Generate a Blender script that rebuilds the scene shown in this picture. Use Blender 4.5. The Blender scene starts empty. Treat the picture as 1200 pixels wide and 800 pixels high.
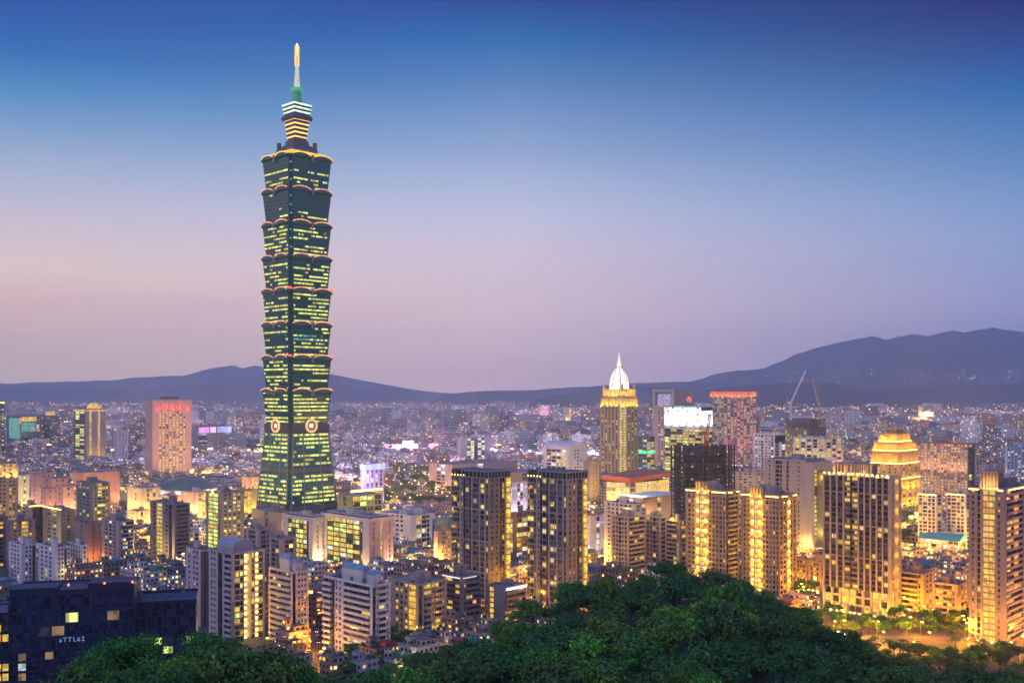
import bpy, math, random
from mathutils import Vector, Matrix, noise

# ------------------------------------------------------------------ camera, sky, sun, exposure
S = bpy.context.scene
COL = S.collection
RAD = math.radians
F, EYE, HOR = 1200.0, 137.0, 460.0          # the lens in pixels of the photograph, eye height, horizon row
def PX(px, Y): return (px - 600.0) / F * Y
def PZ(py, Y): return EYE - (py - HOR) / F * Y
def px_of(x, y): return 600 + F * x / max(y, 1)

cam = bpy.data.cameras.new('camera'); camo = bpy.data.objects.new('camera', cam); COL.objects.link(camo)
camo.location = (0, 0, EYE); camo.rotation_euler = (RAD(90), 0, 0)
cam.sensor_width = 36; cam.lens = 36; cam.shift_y = 0.05; cam.clip_start = 1; cam.clip_end = 60000
S.camera = camo

def lin(c):
    return tuple(((v/255.0)/12.92 if v/255.0 <= .04045 else ((v/255.0+.055)/1.055)**2.4) for v in c)

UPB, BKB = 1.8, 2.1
W = bpy.data.worlds.new('World'); S.world = W; W.use_nodes = True
nt = W.node_tree; nt.nodes.clear()
N = nt.nodes.new; LK = nt.links.new
tc = N('ShaderNodeTexCoord'); sp = N('ShaderNodeSeparateXYZ'); LK(tc.outputs['Generated'], sp.inputs[0])
def wm(op, a, b=None, clamp=False):
    n = N('ShaderNodeMath'); n.operation = op; n.use_clamp = clamp
    for i, v in enumerate((a, b)):
        if v is None: continue
        if isinstance(v, (int, float)): n.inputs[i].default_value = v
        else: LK(v, n.inputs[i])
    return n.outputs[0]
def ramp(stops, fac):
    r = N('ShaderNodeValToRGB'); e = r.color_ramp.elements; r.color_ramp.interpolation = 'LINEAR'
    stops = [(p*1.6, tuple(c)) for p, c in stops]
    e[0].position = stops[0][0]; e[0].color = (*stops[0][1], 1)
    e[1].position = stops[-1][0]; e[1].color = (*stops[-1][1], 1)
    for p, c in stops[1:-1]:
        k = e.new(p); k.color = (*c, 1)
    LK(fac, r.inputs[0]); return r.outputs[0]
zf = wm('MULTIPLY', sp.outputs['Z'], 1.6, True)
SKY_L = [(0, (1.3018, 0.8852, 0.5584)), (0.022, (1.3018, 0.8852, 0.5584)), (0.05, (1.4242, 0.9259, 0.569)), (0.08, (1.1414, 0.7372, 0.5567)), (0.11, (1.1004, 0.8229, 0.6527)), (0.14, (0.8455, 0.7028, 0.6979)), (0.17, (0.6243, 0.6094, 0.7226)), (0.2, (0.4022, 0.5055, 0.6831)), (0.23, (0.2087, 0.3793, 0.6327)), (0.26, (0.0575, 0.2675, 0.5546)), (0.29, (0, 0.1403, 0.4519)), (0.325, (0, 0.0743, 0.3646)), (0.36, (0, 0.0719, 0.3542)), (0.6, (0.0212, 0.107, 0.3515))]
SKY_M = [(0, (1.1111, 0.7467, 0.6968)), (0.022, (1.1111, 0.7467, 0.6968)), (0.05, (1.3401, 0.9277, 0.8176)), (0.08, (1.0912, 0.8119, 0.7695)), (0.11, (0.9238, 0.728, 0.7609)), (0.14, (0.8143, 0.6988, 0.7929)), (0.17, (0.6477, 0.6648, 0.8234)), (0.2, (0.4798, 0.5672, 0.7698)), (0.23, (0.3121, 0.4381, 0.6796)), (0.26, (0.1936, 0.342, 0.6099)), (0.29, (0.0852, 0.2434, 0.5147)), (0.325, (0.0043, 0.1482, 0.4303)), (0.36, (0, 0.042, 0.2738)), (0.6, (0.0176, 0.0887, 0.305))]
SKY_R = [(0, (0.4469, 0.4672, 0.7483)), (0.022, (0.4469, 0.4672, 0.7483)), (0.05, (0.4469, 0.4672, 0.7483)), (0.08, (0.4469, 0.4672, 0.7483)), (0.11, (0.3605, 0.4491, 0.7206)), (0.14, (0.2991, 0.4345, 0.7151)), (0.17, (0.2101, 0.3732, 0.6713)), (0.2, (0.1162, 0.2811, 0.5674)), (0.23, (0.0512, 0.2056, 0.4923)), (0.26, (0, 0.1286, 0.4006)), (0.29, (0, 0.057, 0.2578)), (0.325, (0, 0.0025, 0.1353)), (0.36, (0, 0, 0.0846)), (0.6, (0.013, 0.0612, 0.2623))]
hyp = wm('SQRT', wm('ADD', wm('MULTIPLY', sp.outputs['X'], sp.outputs['X']), wm('ADD', wm('MULTIPLY', sp.outputs['Y'], sp.outputs['Y']), 1e-5)))
az = wm('DIVIDE', sp.outputs['X'], hyp)
cl_, cm_, cr_ = ramp(SKY_L, zf), ramp(SKY_M, zf), ramp(SKY_R, zf)
def wmix(f, a, b):
    m = N('ShaderNodeMix'); m.data_type = 'RGBA'; LK(f, m.inputs[0]); LK(a, m.inputs[6]); LK(b, m.inputs[7]); return m.outputs[2]
c1 = wmix(wm('MULTIPLY', az, -2.3, True), cm_, cl_)
c2 = wmix(wm('MULTIPLY', az, 2.25, True), c1, cr_)
sky = N('ShaderNodeTexSky'); sky.sky_type = 'NISHITA'; sky.sun_disc = False
sky.sun_elevation = RAD(-1.0); sky.sun_rotation = RAD(-70); sky.air_density = 1.2; sky.dust_density = 1.5
b1 = N('ShaderNodeBackground'); b1.inputs[1].default_value = 1.0
b2 = N('ShaderNodeBackground'); LK(sky.outputs[0], b2.inputs[0]); b2.inputs[1].default_value = 0.01
ad = N('ShaderNodeAddShader'); wo = N('ShaderNodeOutputWorld')
# unseen sky overhead and behind the viewer, boosted to lift ambient light and haze
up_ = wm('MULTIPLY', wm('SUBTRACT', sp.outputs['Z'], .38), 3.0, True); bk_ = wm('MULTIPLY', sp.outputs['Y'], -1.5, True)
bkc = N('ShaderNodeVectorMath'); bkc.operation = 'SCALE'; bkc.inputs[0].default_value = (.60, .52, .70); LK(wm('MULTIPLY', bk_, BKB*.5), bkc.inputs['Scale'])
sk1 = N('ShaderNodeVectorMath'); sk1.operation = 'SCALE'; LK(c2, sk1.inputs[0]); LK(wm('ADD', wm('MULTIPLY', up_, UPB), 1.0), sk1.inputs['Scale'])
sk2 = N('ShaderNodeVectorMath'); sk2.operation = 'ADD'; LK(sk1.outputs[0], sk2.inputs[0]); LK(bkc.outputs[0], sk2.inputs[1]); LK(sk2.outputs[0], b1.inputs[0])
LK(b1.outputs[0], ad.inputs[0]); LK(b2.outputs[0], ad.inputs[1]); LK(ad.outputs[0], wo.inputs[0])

sun = bpy.data.lights.new('afterglow', 'SUN'); sun.energy = 0.45; sun.angle = RAD(25); sun.color = (1.0, .72, .70)
suno = bpy.data.objects.new('afterglow', sun); COL.objects.link(suno)
suno.rotation_euler = Vector((-.80, -.45, .38)).to_track_quat('Z', 'Y').to_euler()

vs = S.view_settings; S.display_settings.display_device = 'sRGB'
vs.view_transform = 'Standard'; vs.look = 'None'; vs.exposure = 0.0; vs.gamma = 1.0; vs.use_curve_mapping = False
cy = S.cycles
cy.use_denoising = True; cy.max_bounces = 4; cy.diffuse_bounces = 2; cy.glossy_bounces = 2; cy.transmission_bounces = 3
cy.volume_bounces = 1; cy.transparent_max_bounces = 6; cy.sample_clamp_indirect = 4; cy.sample_clamp_direct = 0
cy.caustics_reflective = False; cy.caustics_refractive = False; cy.use_light_tree = True
try: cy.denoiser = 'OPENIMAGEDENOISE'
except Exception: pass

rnd = random.Random(11)

# ------------------------------------------------------------------ materials
MATS = {}
def new_mat(name):
    m = bpy.data.materials.new(name); m.use_nodes = True
    return m, m.node_tree, m.node_tree.nodes['Principled BSDF']
def G(t, kind, **kw):
    n = t.nodes.new(kind)
    for k, v in kw.items(): setattr(n, k, v)
    return n
def wall_mat(c, rough=.8, var=.22, metal=0):
    key = ('wall', c, rough, var, metal)
    if key in MATS: return MATS[key]
    m, t, p = new_mat('wall_%d' % len(MATS))
    pos = G(t, 'ShaderNodeNewGeometry')
    mp = G(t, 'ShaderNodeMapping'); mp.inputs['Scale'].default_value = (.35, .35, .06); t.links.new(pos.outputs['Position'], mp.inputs[0])
    n1 = G(t, 'ShaderNodeTexNoise'); n1.inputs['Scale'].default_value = 1; n1.inputs['Detail'].default_value = 5; t.links.new(mp.outputs[0], n1.inputs[0])
    n2 = G(t, 'ShaderNodeTexNoise'); n2.inputs['Scale'].default_value = .9; n2.inputs['Detail'].default_value = 3; t.links.new(pos.outputs['Position'], n2.inputs[0])
    ad_ = G(t, 'ShaderNodeMath', operation='ADD'); t.links.new(n1.outputs[0], ad_.inputs[0]); t.links.new(n2.outputs[0], ad_.inputs[1])
    mr = G(t, 'ShaderNodeMapRange'); t.links.new(ad_.outputs[0], mr.inputs[0])
    mr.inputs[1].default_value = .6; mr.inputs[2].default_value = 1.4; mr.inputs[3].default_value = 1 - var*1.4; mr.inputs[4].default_value = 1 + var*.8
    mx = G(t, 'ShaderNodeVectorMath', operation='SCALE'); mx.inputs[0].default_value = c; t.links.new(mr.outputs[0], mx.inputs['Scale'])
    t.links.new(mx.outputs[0], p.inputs['Base Color']); p.inputs['Roughness'].default_value = rough; p.inputs['Metallic'].default_value = metal
    MATS[key] = m; return m
def glass_mat(c=(.02,.03,.045), rough=.12):
    key = ('glass', c, rough)
    if key in MATS: return MATS[key]
    m, t, p = new_mat('dark_glazing_%d' % len(MATS))
    pos = G(t, 'ShaderNodeNewGeometry')
    sn = G(t, 'ShaderNodeVectorMath', operation='SNAP'); sn.inputs[1].default_value = (1.7, 1.7, 3.3); t.links.new(pos.outputs['Position'], sn.inputs[0])
    wn = G(t, 'ShaderNodeTexWhiteNoise'); t.links.new(sn.outputs[0], wn.inputs[0])
    mr = G(t, 'ShaderNodeMapRange'); t.links.new(wn.outputs[0], mr.inputs[0]); mr.inputs[3].default_value = .4; mr.inputs[4].default_value = 1.9
    mx = G(t, 'ShaderNodeVectorMath', operation='SCALE'); mx.inputs[0].default_value = c; t.links.new(mr.outputs[0], mx.inputs['Scale'])
    t.links.new(mx.outputs[0], p.inputs['Base Color'])
    mr2 = G(t, 'ShaderNodeMapRange'); t.links.new(wn.outputs[0], mr2.inputs[0]); mr2.inputs[3].default_value = rough*.6; mr2.inputs[4].default_value = rough*2.2
    t.links.new(mr2.outputs[0], p.inputs['Roughness']); p.inputs['Specular IOR Level'].default_value = .6
    MATS[key] = m; return m
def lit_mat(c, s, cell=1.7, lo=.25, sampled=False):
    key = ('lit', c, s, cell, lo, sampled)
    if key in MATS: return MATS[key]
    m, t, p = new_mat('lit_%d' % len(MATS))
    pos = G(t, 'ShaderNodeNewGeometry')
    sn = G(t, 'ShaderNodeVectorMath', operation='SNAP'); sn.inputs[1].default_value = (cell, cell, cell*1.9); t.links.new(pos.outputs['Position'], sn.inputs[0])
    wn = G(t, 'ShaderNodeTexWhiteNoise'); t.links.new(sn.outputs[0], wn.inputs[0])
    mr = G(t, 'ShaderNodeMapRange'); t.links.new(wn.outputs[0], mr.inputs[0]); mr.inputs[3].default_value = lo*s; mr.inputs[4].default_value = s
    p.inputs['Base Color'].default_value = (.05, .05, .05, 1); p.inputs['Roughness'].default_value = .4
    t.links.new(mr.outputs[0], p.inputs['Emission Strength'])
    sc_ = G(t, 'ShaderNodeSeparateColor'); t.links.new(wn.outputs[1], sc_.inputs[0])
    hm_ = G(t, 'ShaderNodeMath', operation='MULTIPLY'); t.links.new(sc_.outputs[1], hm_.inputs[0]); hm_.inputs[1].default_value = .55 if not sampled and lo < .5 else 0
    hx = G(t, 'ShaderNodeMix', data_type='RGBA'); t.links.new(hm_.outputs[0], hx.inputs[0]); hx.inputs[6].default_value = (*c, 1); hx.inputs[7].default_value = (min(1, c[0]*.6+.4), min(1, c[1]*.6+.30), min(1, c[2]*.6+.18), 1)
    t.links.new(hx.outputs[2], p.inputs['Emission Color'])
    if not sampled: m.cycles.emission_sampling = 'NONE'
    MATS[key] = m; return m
def flat_mat(c, rough=.6, metal=0, name='paint'):
    key = ('flat', c, rough, metal)
    if key in MATS: return MATS[key]
    m, t, p = new_mat('%s_%d' % (name, len(MATS)))
    n1 = G(t, 'ShaderNodeTexNoise'); n1.inputs['Scale'].default_value = 2
    co = G(t, 'ShaderNodeTexCoord'); t.links.new(co.outputs['Object'], n1.inputs[0])
    mr = G(t, 'ShaderNodeMapRange'); t.links.new(n1.outputs[0], mr.inputs[0]); mr.inputs[3].default_value = .8; mr.inputs[4].default_value = 1.2
    mx = G(t, 'ShaderNodeVectorMath', operation='SCALE'); mx.inputs[0].default_value = c; t.links.new(mr.outputs[0], mx.inputs['Scale'])
    t.links.new(mx.outputs[0], p.inputs['Base Color']); p.inputs['Roughness'].default_value = rough; p.inputs['Metallic'].default_value = metal
    MATS[key] = m; return m

GOLD, YEL, WARM, WHITE, COOL, GREENY, RED, ORANGE = (1,.52,.02), (1,.68,.05), (1,.74,.30), (1,.95,.85), (.62,.85,1), (.80,1,.30), (1,.06,.04), (1,.36,.06)
LIT = {'g': lit_mat(GOLD, 1.3), 'y': lit_mat(YEL, 1.15), 'w': lit_mat(WARM, 1.1), 'W': lit_mat(WHITE, 1.4), 'c': lit_mat(COOL, .8),
       'n': lit_mat((.85,1,.20), 1.55, 2.4, .2), 'r': lit_mat(RED, 1.6), 'o': lit_mat(ORANGE, 1.4), 'D': glass_mat((.055,.053,.055), .5), 'L': lit_mat((.55,.5,1), .9),
       'T': lit_mat((.15,.9,.75), .6), 'd': lit_mat((1,.6,.25), .35)}
LAMP = lit_mat((1,.62,.13), 9, 1, .8, True)
LAMPW = lit_mat((1,.93,.8), 8, 1, .8, True)
ROOF = wall_mat((.11,.11,.14), .9); ROOFL = wall_mat((.22,.21,.23), .9); METAL = flat_mat((.18,.18,.2), .45, .6, 'metal')
DARK = flat_mat((.02,.02,.025), .6)

# ------------------------------------------------------------------ mesh helpers
class MB:
    def __init__(s): s.v, s.f, s.m, s.mats, s.lut, s.c = [], [], [], [], {}, None
    def mi(s, mat):
        k = mat.name
        if k not in s.lut: s.lut[k] = len(s.mats); s.mats.append(mat)
        return s.lut[k]
    def face(s, pts, mat):
        n = len(s.v); s.v.extend(pts); s.f.append(tuple(range(n, n+len(pts)))); s.m.append(s.mi(mat))
    def box(s, x0, x1, y0, y1, z0, z1, mat, top=None):
        if x0 > x1: x0, x1 = x1, x0
        if y0 > y1: y0, y1 = y1, y0
        n = len(s.v)
        s.v += [(x0,y0,z0),(x1,y0,z0),(x1,y1,z0),(x0,y1,z0),(x0,y0,z1),(x1,y0,z1),(x1,y1,z1),(x0,y1,z1)]
        s.f += [(n,n+3,n+2,n+1),(n,n+1,n+5,n+4),(n+1,n+2,n+6,n+5),(n+2,n+3,n+7,n+6),(n+3,n,n+4,n+7),(n+4,n+5,n+6,n+7)]
        a = s.mi(mat); s.m += [a]*5 + [a if top is None else s.mi(top)]
    def obox(s, c, ux, uy, hx, hy, z0, z1, mat, top=None):           # oriented box
        n = len(s.v)
        for z in (z0, z1):
            for a, b in ((-1,-1),(1,-1),(1,1),(-1,1)):
                s.v.append((c[0]+ux[0]*hx*a+uy[0]*hy*b, c[1]+ux[1]*hx*a+uy[1]*hy*b, z))
        s.f += [(n,n+3,n+2,n+1),(n,n+1,n+5,n+4),(n+1,n+2,n+6,n+5),(n+2,n+3,n+7,n+6),(n+3,n,n+4,n+7),(n+4,n+5,n+6,n+7)]
        a = s.mi(mat); s.m += [a]*5 + [a if top is None else s.mi(top)]
    def loft(s, rings, mat, cap=True):
        base = len(s.v); k = len(rings[0])
        for r in rings: s.v.extend(r)
        a = s.mi(mat)
        for i in range(len(rings)-1):
            for j in range(k):
                p, q = base+i*k+j, base+i*k+(j+1) % k
                s.f.append((p, q, q+k, p+k)); s.m.append(a)
        if cap:
            s.f.append(tuple(base+j for j in reversed(range(k)))); s.m.append(a)
            s.f.append(tuple(base+(len(rings)-1)*k+j for j in range(k))); s.m.append(a)
    def cyl(s, cx, cy_, z0, z1, r0, r1, mat, n=12):
        s.loft([[(cx+r*math.cos(2*math.pi*i/n), cy_+r*math.sin(2*math.pi*i/n), z) for i in range(n)] for z, r in ((z0, r0), (z1, r1))], mat)
    def tube(s, pts, r, mat, n=5):
        rings = []
        for i, p in enumerate(pts):
            p = Vector(p); a = Vector(pts[max(i-1, 0)]); b = Vector(pts[min(i+1, len(pts)-1)])
            d = (b-a).normalized(); u = d.cross(Vector((0,0,1)))
            if u.length < 1e-3: u = Vector((1,0,0))
            u.normalize(); w = d.cross(u)
            rr = r[i] if isinstance(r, (list, tuple)) else r
            rings.append([tuple(p + u*rr*math.cos(2*math.pi*k/n) + w*rr*math.sin(2*math.pi*k/n)) for k in range(n)])
        s.loft(rings, mat)
    def build(s, name, parent=None, smooth=False):
        if not s.f: return None
        me = bpy.data.meshes.new(name); me.from_pydata(s.v, [], s.f)
        for m in s.mats: me.materials.append(m)
        me.polygons.foreach_set('material_index', s.m)
        if smooth: me.polygons.foreach_set('use_smooth', [True]*len(s.f))
        me.update()
        o = bpy.data.objects.new(name, me); COL.objects.link(o)
        if parent is not None: o.parent = parent
        return o

def tag(o, label=None, cat=None, group=None, kind=None):
    if label: o['label'] = label
    if cat: o['category'] = cat
    if group: o['group'] = group
    if kind: o['kind'] = kind
    return o
def empty(name, loc, rz=0):
    o = bpy.data.objects.new(name, None); COL.objects.link(o); o.location = loc; o.rotation_euler = (0, 0, rz); o.empty_display_size = 1
    return o
UNIT = {}
def unit_box(name, mat):
    k = (name, mat.name)
    if k not in UNIT:
        b = MB(); b.box(-.5,.5,-.5,.5,-.5,.5, mat); me = bpy.data.meshes.new(name); me.from_pydata(b.v, [], b.f); me.materials.append(mat); UNIT[k] = me
    return UNIT[k]
def put_box(name, mat, x0, x1, y0, y1, z0, z1, parent):
    o = bpy.data.objects.new(name, unit_box(name, mat)); COL.objects.link(o); o.parent = parent
    o.location = ((x0+x1)/2, (y0+y1)/2, (z0+z1)/2); o.scale = (abs(x1-x0), abs(y1-y0), abs(z1-z0)); return o
LD = {}
def light(loc, power, color=GOLD, r=.6, parent=None, spot=None, aim=None):
    k = (round(power), color, r, spot)
    if k not in LD:
        l = bpy.data.lights.new('lamp_light', 'SPOT' if spot else 'POINT'); l.energy = power; l.color = color; l.shadow_soft_size = r
        if spot: l.spot_size = RAD(spot); l.spot_blend = .8
        LD[k] = l
    o = bpy.data.objects.new('lamp_light', LD[k]); COL.objects.link(o); o.location = loc
    if parent is not None: o.parent = parent
    if aim is not None: o.rotation_euler = (-Vector(aim)).to_track_quat('Z', 'Y').to_euler()
    return o

# landmarks (for naming things after what they stand beside) and footprints (so that nothing grows through a building)
LAND, FOOT = [], []
ORD = ['first','second','third','fourth','fifth','sixth','seventh','eighth','ninth','tenth','eleventh','twelfth','thirteenth','fourteenth','fifteenth','sixteenth','seventeenth','eighteenth','nineteenth']
def ordinal(i):
    if i < 19: return ORD[i]
    t, u = divmod(i+1, 10)
    return ({2:'twentieth',3:'thirtieth',4:'fortieth',5:'fiftieth',6:'sixtieth'} if u == 0 else {2:'twenty-',3:'thirty-',4:'forty-',5:'fifty-',6:'sixty-'})[t] + ('' if u == 0 else ORD[u-1])
def number_labels(items, tail=' from left'):
    """items: (object, label, px); things that would share a label get their order from the left"""
    d = {}
    for o, l, p in items: d.setdefault(l, []).append((p, o))
    for l, lst in d.items():
        lst.sort(key=lambda t: t[0])
        for i, (p, o) in enumerate(lst):
            o['label'] = l if len(lst) == 1 else l + ', ' + ordinal(i) + tail

# ------------------------------------------------------------------ haze (one even body of air around everything)
hz = MB(); hm = bpy.data.materials.new('haze_air'); hm.use_nodes = True
ht = hm.node_tree; ht.nodes.clear()
pv = ht.nodes.new('ShaderNodeVolumePrincipled'); ho = ht.nodes.new('ShaderNodeOutputMaterial'); ht.links.new(pv.outputs[0], ho.inputs['Volume'])
pv.inputs['Color'].default_value = (.78, .85, 1.0, 1); pv.inputs['Density'].default_value = 8e-5; pv.inputs['Anisotropy'].default_value = 0.5
hz.box(-15000, 15000, -900, 16000, -1, 1010, hm)
hzo = hz.build('haze'); tag(hzo, kind='stuff')

# ------------------------------------------------------------------ the ground and the forested hill
SIL = [(-200,815),(0,815),(60,806),(110,778),(150,768),(200,758),(250,742),(300,752),(350,782),(400,797),(440,786),(480,772),(520,768),(560,748),(600,730),(640,704),(680,690),(730,673),
       (760,665),(800,662),(860,669),(900,688),(960,712),(1000,748),(1035,780),(1100,789),(1160,796),(1200,808),(1260,820),(1400,840)]
RDG = [(-200,120),(60,130),(300,150),(350,190),(420,250),(500,330),(560,330),(640,310),(800,300),(960,310),(1040,330),(1100,350),(1200,330),(1400,300)]
def interp(tab, x):
    if x <= tab[0][0]: return tab[0][1]
    for (a, va), (b, vb) in zip(tab, tab[1:]):
        if x <= b: return va + (vb-va)*(x-a)/(b-a)
    return tab[-1][1]
def sstep(t): t = max(0, min(1, t)); return t*t*(3-2*t)
TREEH = 11.5
def hill_z(x, y):
    if y > 620: return 0.0
    if y < 6: return 133.0
    p = px_of(x, y); p = max(-250, min(1450, p))
    s, r = interp(SIL, p), interp(RDG, p)
    top = PZ(s, r) - TREEH
    if y <= r:
        near = PZ(835, .45*r) - TREEH
        if y > .45*r: z = near + (top-near)*sstep((y-.45*r)/(.55*r))
        else: z = 131 + (near-131)*((y-6)/(.45*r-6))**.85
    else:
        z = top*(1-sstep((y-r)/max(120, min(r*.7, 150))))
    return max(0.0, z + (noise.noise(Vector((x*.02, y*.02, 3)))*3 if z > 4 else 0))

gm, gt, gp = new_mat('city_ground')
pos = G(gt, 'ShaderNodeNewGeometry')
n1 = G(gt, 'ShaderNodeTexNoise'); n1.inputs['Scale'].default_value = .012; n1.inputs['Detail'].default_value = 8; gt.links.new(pos.outputs['Position'], n1.inputs[0])
rp = G(gt, 'ShaderNodeValToRGB'); rp.color_ramp.elements[0].color = (.035,.05,.03,1); rp.color_ramp.elements[0].position = .40
rp.color_ramp.elements[1].color = (.07,.066,.062,1); rp.color_ramp.elements[1].position = .52
gt.links.new(n1.outputs[0], rp.inputs[0]); gt.links.new(rp.outputs[0], gp.inputs['Base Color']); gp.inputs['Roughness'].default_value = .9
g = MB()
ys = [-800, -300, -60] + list(range(0, 640, 8)) + [680, 760, 900, 1200, 1700, 2500, 4000, 7000, 11000, 15900]
NX = 150
xs = [-14800, -8000, -4000, -2000, -1000, -600] + [-480 + i*8 for i in range(121)] + [600, 1000, 2000, 4000, 8000, 14800]
for y in ys:
    for x in xs: g.v.append((x, y, hill_z(x, y) if -480 <= x <= 480 else 0 if y > 6 else 60))
k = len(xs); g.mi(gm)
hillm, hit, hp = new_mat('forest_floor'); hp.inputs['Roughness'].default_value = 1
hn = G(hit, 'ShaderNodeTexNoise'); hn.inputs['Scale'].default_value = .4; hn.inputs['Detail'].default_value = 6
hpz = G(hit, 'ShaderNodeNewGeometry'); hit.links.new(hpz.outputs['Position'], hn.inputs[0])
hr = G(hit, 'ShaderNodeValToRGB'); hr.color_ramp.elements[0].color = (.012,.022,.008,1); hr.color_ramp.elements[1].color = (.03,.06,.02,1)
hit.links.new(hn.outputs[0], hr.inputs[0]); hit.links.new(hr.outputs[0], hp.inputs['Base Color'])
g.mi(hillm)
for j in range(len(ys)-1):
    for i in range(k-1):
        a = j*k+i; g.f.append((a, a+1, a+k+1, a+k))
        g.m.append(1 if max(g.v[a][2], g.v[a+k+1][2]) > .5 else 0)
tag(g.build('ground'), kind='structure')

# ------------------------------------------------------------------ far hills and mountains
def ridge(name, prof, D, depth, zbase, col, seed):
    b = MB(); m = wall_mat(col, 1, .55); b.mi(m)
    p0, p1 = prof[0][0], prof[-1][0]; nx, ny = 220, 26
    for j in range(ny):
        t = j/(ny-1)*2-1
        Y = D + t*depth
        for i in range(nx):
            p = p0+(p1-p0)*i/(nx-1); x = PX(p, D)*(1+.0*t)
            H = PZ(interp(prof, p), D)
            e = min(1, i/8, (nx-1-i)/8)
            f = max(0, 1-abs(t)**1.25)
            nz = (noise.fractal(Vector((x*.0014+seed, Y*.0009, seed)), 1, 2.1, 6)-abs(noise.noise(Vector((x*.0011, Y*.0004, seed))))*.9)
            z = H*f*(1+.05*nz*1) + nz*H*.75*(1-f)*f*2.2
            b.v.append((x, Y, max(-.5, z*e + zbase)))
    for j in range(ny-1):
        for i in range(nx-1):
            a = j*nx+i; b.f.append((a, a+1, a+nx+1, a+nx)); b.m.append(0)
    tag(b.build(name, smooth=True), kind='structure')
ridge('hills', [(-260,450),(-100,447),(0,447),(60,447),(120,444),(180,441),(215,440),(250,432),(270,428),(280,431),(288,431),(300,427),(315,431),(345,433),(390,438),(430,446),(470,453),(510,459),(570,464),(640,468)], 13600, 1500, 0, (.05,.06,.05), 1)
ridge('hills', [(-260,462),(-60,458),(40,455),(110,453),(170,455),(240,450),(300,448),(350,447),(400,452),(450,459),(520,465)], 11200, 900, 0, (.05,.06,.05), 3)
ridge('mountain', [(700,464),(770,455),(800,447),(830,439),(870,433),(900,429),(930,416),(960,403),(985,396),(1000,395),(1020,392),(1035,397),(1060,393),(1072,389),(1085,394),(1110,391),(1125,392),(1145,384),(1160,380),(1180,385),(1200,391),(1250,402),(1330,420),(1450,440)], 12600, 2300, 0, (.05,.06,.06), 5)
ridge('hills', [(600,472),(625,468),(645,462),(680,457),(700,454),(740,451),(780,452),(815,457),(850,453),(900,449),(950,447),(975,448),(1000,455),(1050,456),(1085,452),(1110,450),(1150,452),(1200,449),(1260,446),(1350,452),(1450,462)], 7700, 650, 0, (.045,.055,.05), 9)
ridge('hills', [(500,463),(560,458),(620,456),(690,453),(720,449),(790,447),(850,446),(900,455),(1000,462)], 10300, 700, 0, (.05,.06,.06), 13)

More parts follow.
